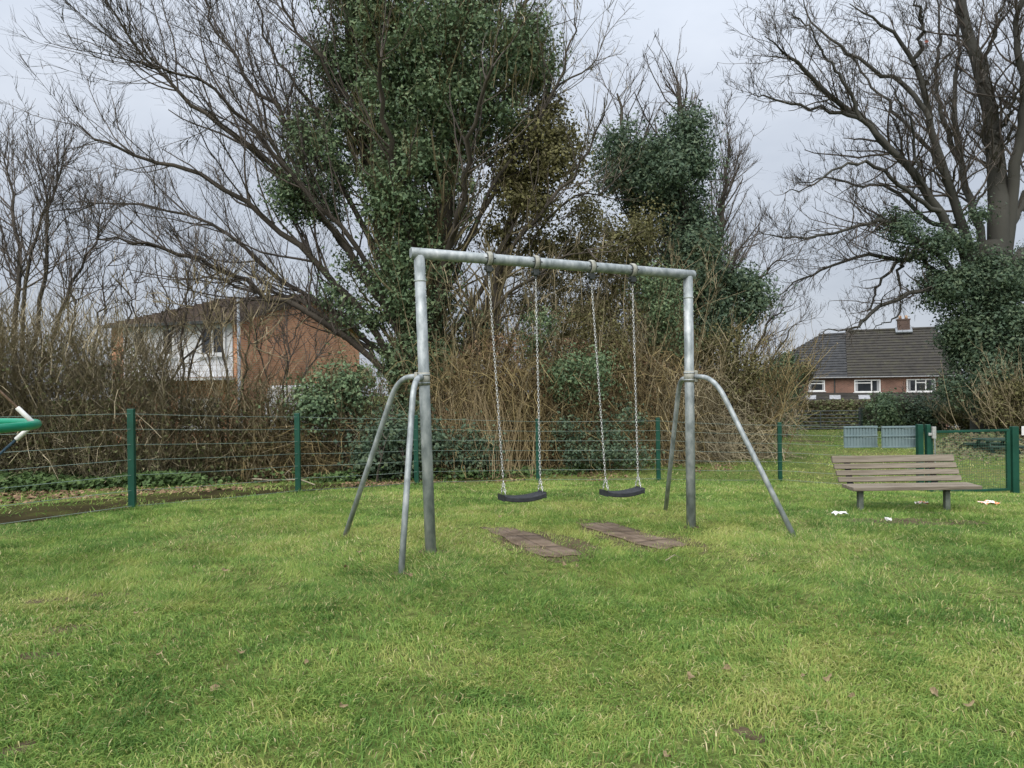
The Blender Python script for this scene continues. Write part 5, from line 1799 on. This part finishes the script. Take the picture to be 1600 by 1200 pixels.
# leaf bank behind the gate
n_ = 7000
px = RNG.uniform(1450, 1680, n_)
df = 24.0 + RNG.normal(0, 1.4, n_)
xw = (px - 800) / F * df
bh = 0.4 * np.exp(-((df - 24.6) / 1.5) ** 2) * (0.6 + 0.8 * vnoise(xw, df, 0.5, 6)) * np.clip((px - 1450) / 40, 0, 1)
C = np.stack([xw, df, G(xw, df) + RNG.uniform(0.0, 1.0, n_) * bh + 0.02], -1)
V, Fq, rnd = leaves(C, RNG.normal(0, 0.5, (n_, 3)) + np.array([0, -0.4, 0.8]), RNG.uniform(0.08, 0.16, n_))
tag(np_mesh('leaf_litter', V, Fq, M['hedgeleaf'], None, rnd=rnd), 'bank of dead leaves and rubble seen through the gate', 'leaf litter', kind='stuff')

# ------------------------------------------------------------------ grass
def in_poly(x, y, poly):
    r = np.zeros(len(x), bool)
    n = len(poly)
    for i in range(n):
        x1, y1 = poly[i]
        x2, y2 = poly[(i + 1) % n]
        c = ((y1 > y) != (y2 > y)) & (x < (x2 - x1) * (y - y1) / (y2 - y1 + 1e-12) + x1)
        r ^= c
    return r


FEET = [(p.x, p.y) for p in (BL, BR, LB, RB)] + [(p.x, p.y) for p in POSTS] + [tuple(hit(*q)[:2]) for q in ((627, 895), (539, 838), (1242, 841), (1040, 798))]


def grass(n, dmin, dmax, power, hscale, wscale, seg, name, label, beyond):
    # depth drawn so that density falls with distance
    u = RNG.uniform(0, 1, n)
    a = power + 1
    d = (dmin ** a + u * (dmax ** a - dmin ** a)) ** (1 / a)
    x = RNG.uniform(-0.80, 0.80, n) * d + RNG.normal(0, 0.2, n)
    y = d
    fd_ = dist_fence_signed(x, y)
    keep = (fd_ > 0.02) if beyond else (fd_ <= 0.05)
    # leave the path, the mats and the worn soil
    pathd = np.full(n, 9.0)
    near = keep & (fd_ > -0.5) & (fd_ < 4)
    idx = np.where(near)[0]
    if len(idx):
        for s in range(0, len(idx), 20000):
            q = idx[s:s + 20000]
            pd = PR[4][:, :2]
            dist = np.sqrt(((x[q, None] - pd[None, :, 0]) ** 2 + (y[q, None] - pd[None, :, 1]) ** 2)).min(1)
            pathd[q] = dist
    if beyond:
        edge = 0.75 + (vnoise(x, y, 2.0, 14) - 0.5) * 0.5
        keep &= (pathd > edge) | (RNG.uniform(0, 1, n) < 0.3 + 0.65 * (vnoise(x, y, 1.3, 15) > 0.5))
    for mpoly in MATS:
        c = mpoly.mean(0)
        shr = c + (mpoly - c) * (0.76)
        jx, jy = x + RNG.normal(0, 0.035, n) + (vnoise(x, y, 4, 51) - .5) * 0.3, y + RNG.normal(0, 0.035, n) + (vnoise(x, y, 4, 52) - .5) * 0.3
        keep &= ~in_poly(jx, jy, shr)
    for (cx, cy, rx, ry, an) in PATCH:
        ux_, uy_ = (x - cx) * math.cos(an) + (y - cy) * math.sin(an), -(x - cx) * math.sin(an) + (y - cy) * math.cos(an)
        e_ = (ux_ / rx) ** 2 + (uy_ / ry) ** 2
        keep &= (e_ > 0.55 + 0.9 * vnoise(x, y, 7, 61)) | (RNG.uniform(0, 1, n) < 0.42)
    # clumpy density
    dens = (0.45 + 0.75 * np.clip(vnoise(x, y, 2.2, 78) * 2.2 - 0.35, 0, 1)) * (0.22 + 1.5 * vnoise(x, y, 6, 71) * vnoise(x, y, 19, 72) + 0.25 * vnoise(x, y, 1.4, 76))
    keep &= RNG.uniform(0, 1, n) < dens
    x, y = x[keep], y[keep]
    m = len(x)
    z = G(x, y)
    tuft = vnoise(x, y, 3.1, 73)
    h = hscale * (0.45 + 0.6 * tuft + 0.6 * vnoise(x, y, 11, 77)) * RNG.uniform(0.5, 1.35, m)
    for q_ in FEET:                                          # unmown tufts round the feet of posts and legs
        h = h * (1 + 1.3 * np.exp(-((x - q_[0]) ** 2 + (y - q_[1]) ** 2) / 0.02))
    # lean follows a slowly turning direction with scatter
    an = 6.28 * (vnoise(x, y, 2.4, 74) + vnoise(x, y, 0.8, 75)) + RNG.normal(0, 1.3, m)
    ln_ = np.abs(RNG.normal(1.05, 0.5, m))
    lx_, ly_ = np.cos(an) * ln_, np.sin(an) * ln_
    wd = wscale * RNG.uniform(0.6, 1.3, m) * np.maximum(1, y / 5.0) ** 0.7
    fa = RNG.uniform(0, 6.28, m)
    sxv, syv = np.cos(fa) * wd * 0.5, np.sin(fa) * wd * 0.5
    p0 = np.stack([x, y, z - 0.005], -1)
    sd = np.stack([sxv, syv, np.zeros(m)], -1)
    tip = p0 + np.stack([lx_ * h, ly_ * h, h * np.clip(1.05 - 0.35 * ln_, 0.25, 1)], -1)
    # colour: patches of yellow moss, dry straw, lush dark green
    patch = 0.42 * vnoise(x, y, 0.6, 81) + 0.36 * vnoise(x, y, 1.9, 82) + 0.22 * vnoise(x, y, 5, 83)
    col = np.clip(0.46 + (patch - 0.5) * 1.25 + 0.32 * (vnoise(x, y, 9, 86) - 0.5) + RNG.normal(0, 0.17, m), 0.02, 0.80)
    col = np.where(RNG.uniform(0, 1, m) < 0.06 + 0.16 * np.clip(vnoise(x, y, 1.1, 84) * 2 - 1, 0, 1), RNG.uniform(0.85, 1.0, m), col)
    if seg == 2:
        mid = p0 + np.stack([lx_ * h * 0.36, ly_ * h * 0.36, h * 0.62], -1)
        V = np.stack([p0 - sd, p0 + sd, mid + sd * 0.8, mid - sd * 0.8, tip], 1).reshape(-1, 3)
        b = (np.arange(m) * 5)[:, None]
        Fs = [b + np.array([[0, 1, 2, 3]]), b + np.array([[3, 2, 4]])]
        rn = np.repeat(col, 5)
    else:
        V = np.stack([p0 - sd, p0 + sd, tip], 1).reshape(-1, 3)
        Fs = [(np.arange(m) * 3)[:, None] + np.array([[0, 1, 2]])]
        rn = np.repeat(col, 3)
    o = np_mesh(name, V, Fs, M['grass'], None, rnd=rn)
    tag(o, label, 'grass', kind='stuff')
    return m


grass(200000, 2.2, 4.6, 0.0, 0.040, 0.0058, 2, 'lawn_grass', 'green and straw grass nearest the camera', False)
grass(560000, 4.5, 9.0, 0.15, 0.040, 0.0066, 1, 'lawn_grass', 'short green grass of the lawn around the swings', False)
grass(340000, 8.8, 16.0, 0.25, 0.043, 0.0075, 1, 'lawn_grass', 'far strip of lawn along the fence and bench', False)
grass(170000, 8.0, 40.0, 0.2, 0.065, 0.010, 1, 'verge_grass', 'grass growing beyond the mesh fence', True)

# ------------------------------------------------------------------ small things on the lawn
def leaf_mesh(seed):
    r = np.random.default_rng(seed)
    n = 12
    vs = [(0, 0, 0.012)]
    for i in range(n):
        a = 2 * math.pi * i / n
        rad = 1.0 + 0.22 * math.cos(3 * a) + r.uniform(-0.15, 0.15)
        vs.append((0.036 * rad * math.cos(a), 0.024 * rad * math.sin(a), 0.012 + 0.014 * math.cos(2 * a + r.uniform(-.4, .4)) + r.uniform(-0.004, 0.006)))
    fs = [(0, 1 + i, 1 + (i + 1) % n) for i in range(n)]
    me = bpy.data.meshes.new('fallen_leaf')
    me.from_pydata(vs, [], fs)
    me.materials.append(M['dryleaf'])
    return me


LM = [leaf_mesh(i) for i in range(4)]
LEAFPX = [(335, 1087), (535, 1113), (480, 1043), (375, 1028), (1080, 1068), (1258, 1065), (1293, 1070), (1515, 1113), (1135, 1053), (1460, 1093), (1548, 945), (882, 888), (903, 890),
          (1042, 1194), (305, 890), (352, 897), (212, 965), (541, 892), (700, 760), (560, 868), (780, 811), (640, 905), (1330, 1098), (250, 1030), (1210, 900)]
for i, (a, b) in enumerate(LEAFPX):
    p = hit(a, b)
    o = bpy.data.objects.new('fallen_leaf', LM[i % 4])
    COL.objects.link(o)
    o.location = p + Vector((0, 0, 0.028))
    o.rotation_euler = (random.uniform(-0.5, 0.5), random.uniform(-0.5, 0.5), random.uniform(0, 6.28))
    s = random.uniform(0.42, 0.7)
    o.scale = (s, s, s)
    tag(o, 'small dry brown leaf lying curled on the lawn', 'leaf', 'dry leaves on the lawn')


def crumpled(name, px, sx, sy, mat, label, cat, seed):
    r = np.random.default_rng(seed)
    p = hit(*px)
    n = 6
    V, Q = [], []
    for i in range(n):
        for j in range(n):
            V.append((p.x + sx * (i / (n - 1) - 0.5) + r.uniform(-.1, .1) * sx / n, p.y + sy * (j / (n - 1) - 0.5) + r.uniform(-.1, .1) * sy / n, p.z + 0.035 + r.uniform(-0.014, 0.03)))
    for i in range(n - 1):
        for j in range(n - 1):
            k = i * n + j
            Q.append((k, k + n, k + n + 1, k + 1))
    o = MB().add(V, Q).build(name, mat, None, origin=p)
    return tag(o, label, cat)


crumpled('paper_scrap', (1313, 808), 0.15, 0.10, M['paper'], 'white paper scrap on the grass off the near bench leg', 'litter', 1)
crumpled('paper_strip', (1441, 791), 0.16, 0.06, M['orange'], 'thin white and orange wrapper strip under the bench', 'litter', 2)
crumpled('food_wrapper', (1544, 790), 0.22, 0.14, M['orange'], 'crumpled white and orange wrapper on the grass before the gate', 'litter', 3)
crumpled('paper_bit', (1388, 818), 0.06, 0.04, M['paper'], 'tiny white paper bit on the worn soil at the bench', 'litter', 4)


def fallen_branch(pix, r, label, lift=0.05):
    pts = []
    for i, (a, b) in enumerate(pix):
        p = hit(a, b)
        pts.append(p + Vector((0, 0, lift + 0.04 * (i % 2))))
    mb = MB()
    mb.tube(pts, [r * (1 - 0.6 * i / (len(pts) - 1)) for i in range(len(pts))], 7)
    c = pts[len(pts) // 2]
    for s in ((1, -1) if r > 0.01 else ()):
        e_ = c + (pts[-1] - pts[0]).normalized() * 0.3 + Vector((0.05 * s, 0.1 * s, 0.22))
        mb.tube([c, (c + e_) / 2 + Vector((0, 0, 0.03)), e_], [r * 0.6, r * 0.45, r * 0.25], 6)
    o = mb.build('fallen_branch', mat_pale, None, smooth=True, origin=c)
    tag(o, label, 'branch', 'dead branches lying behind the fence')


mat_pale = mat_noise('pale_dead_wood', [(0.3, (0.17, 0.145, 0.10)), (0.7, (0.32, 0.28, 0.21))], 5, 0.9)
fallen_branch([(385, 752), (410, 757), (440, 754), (470, 757), (492, 762)], 0.022, 'pale dead branch lying across the muddy path by a fence post')
fallen_branch([(107, 742), (125, 750), (145, 757)], 0.016, 'pale forked dead branch at the foot of the tall hedge')
fallen_branch([(1040, 884), (1054, 883), (1064, 880)], 0.004, 'short white twig on the lawn before the far upright', 0.04)
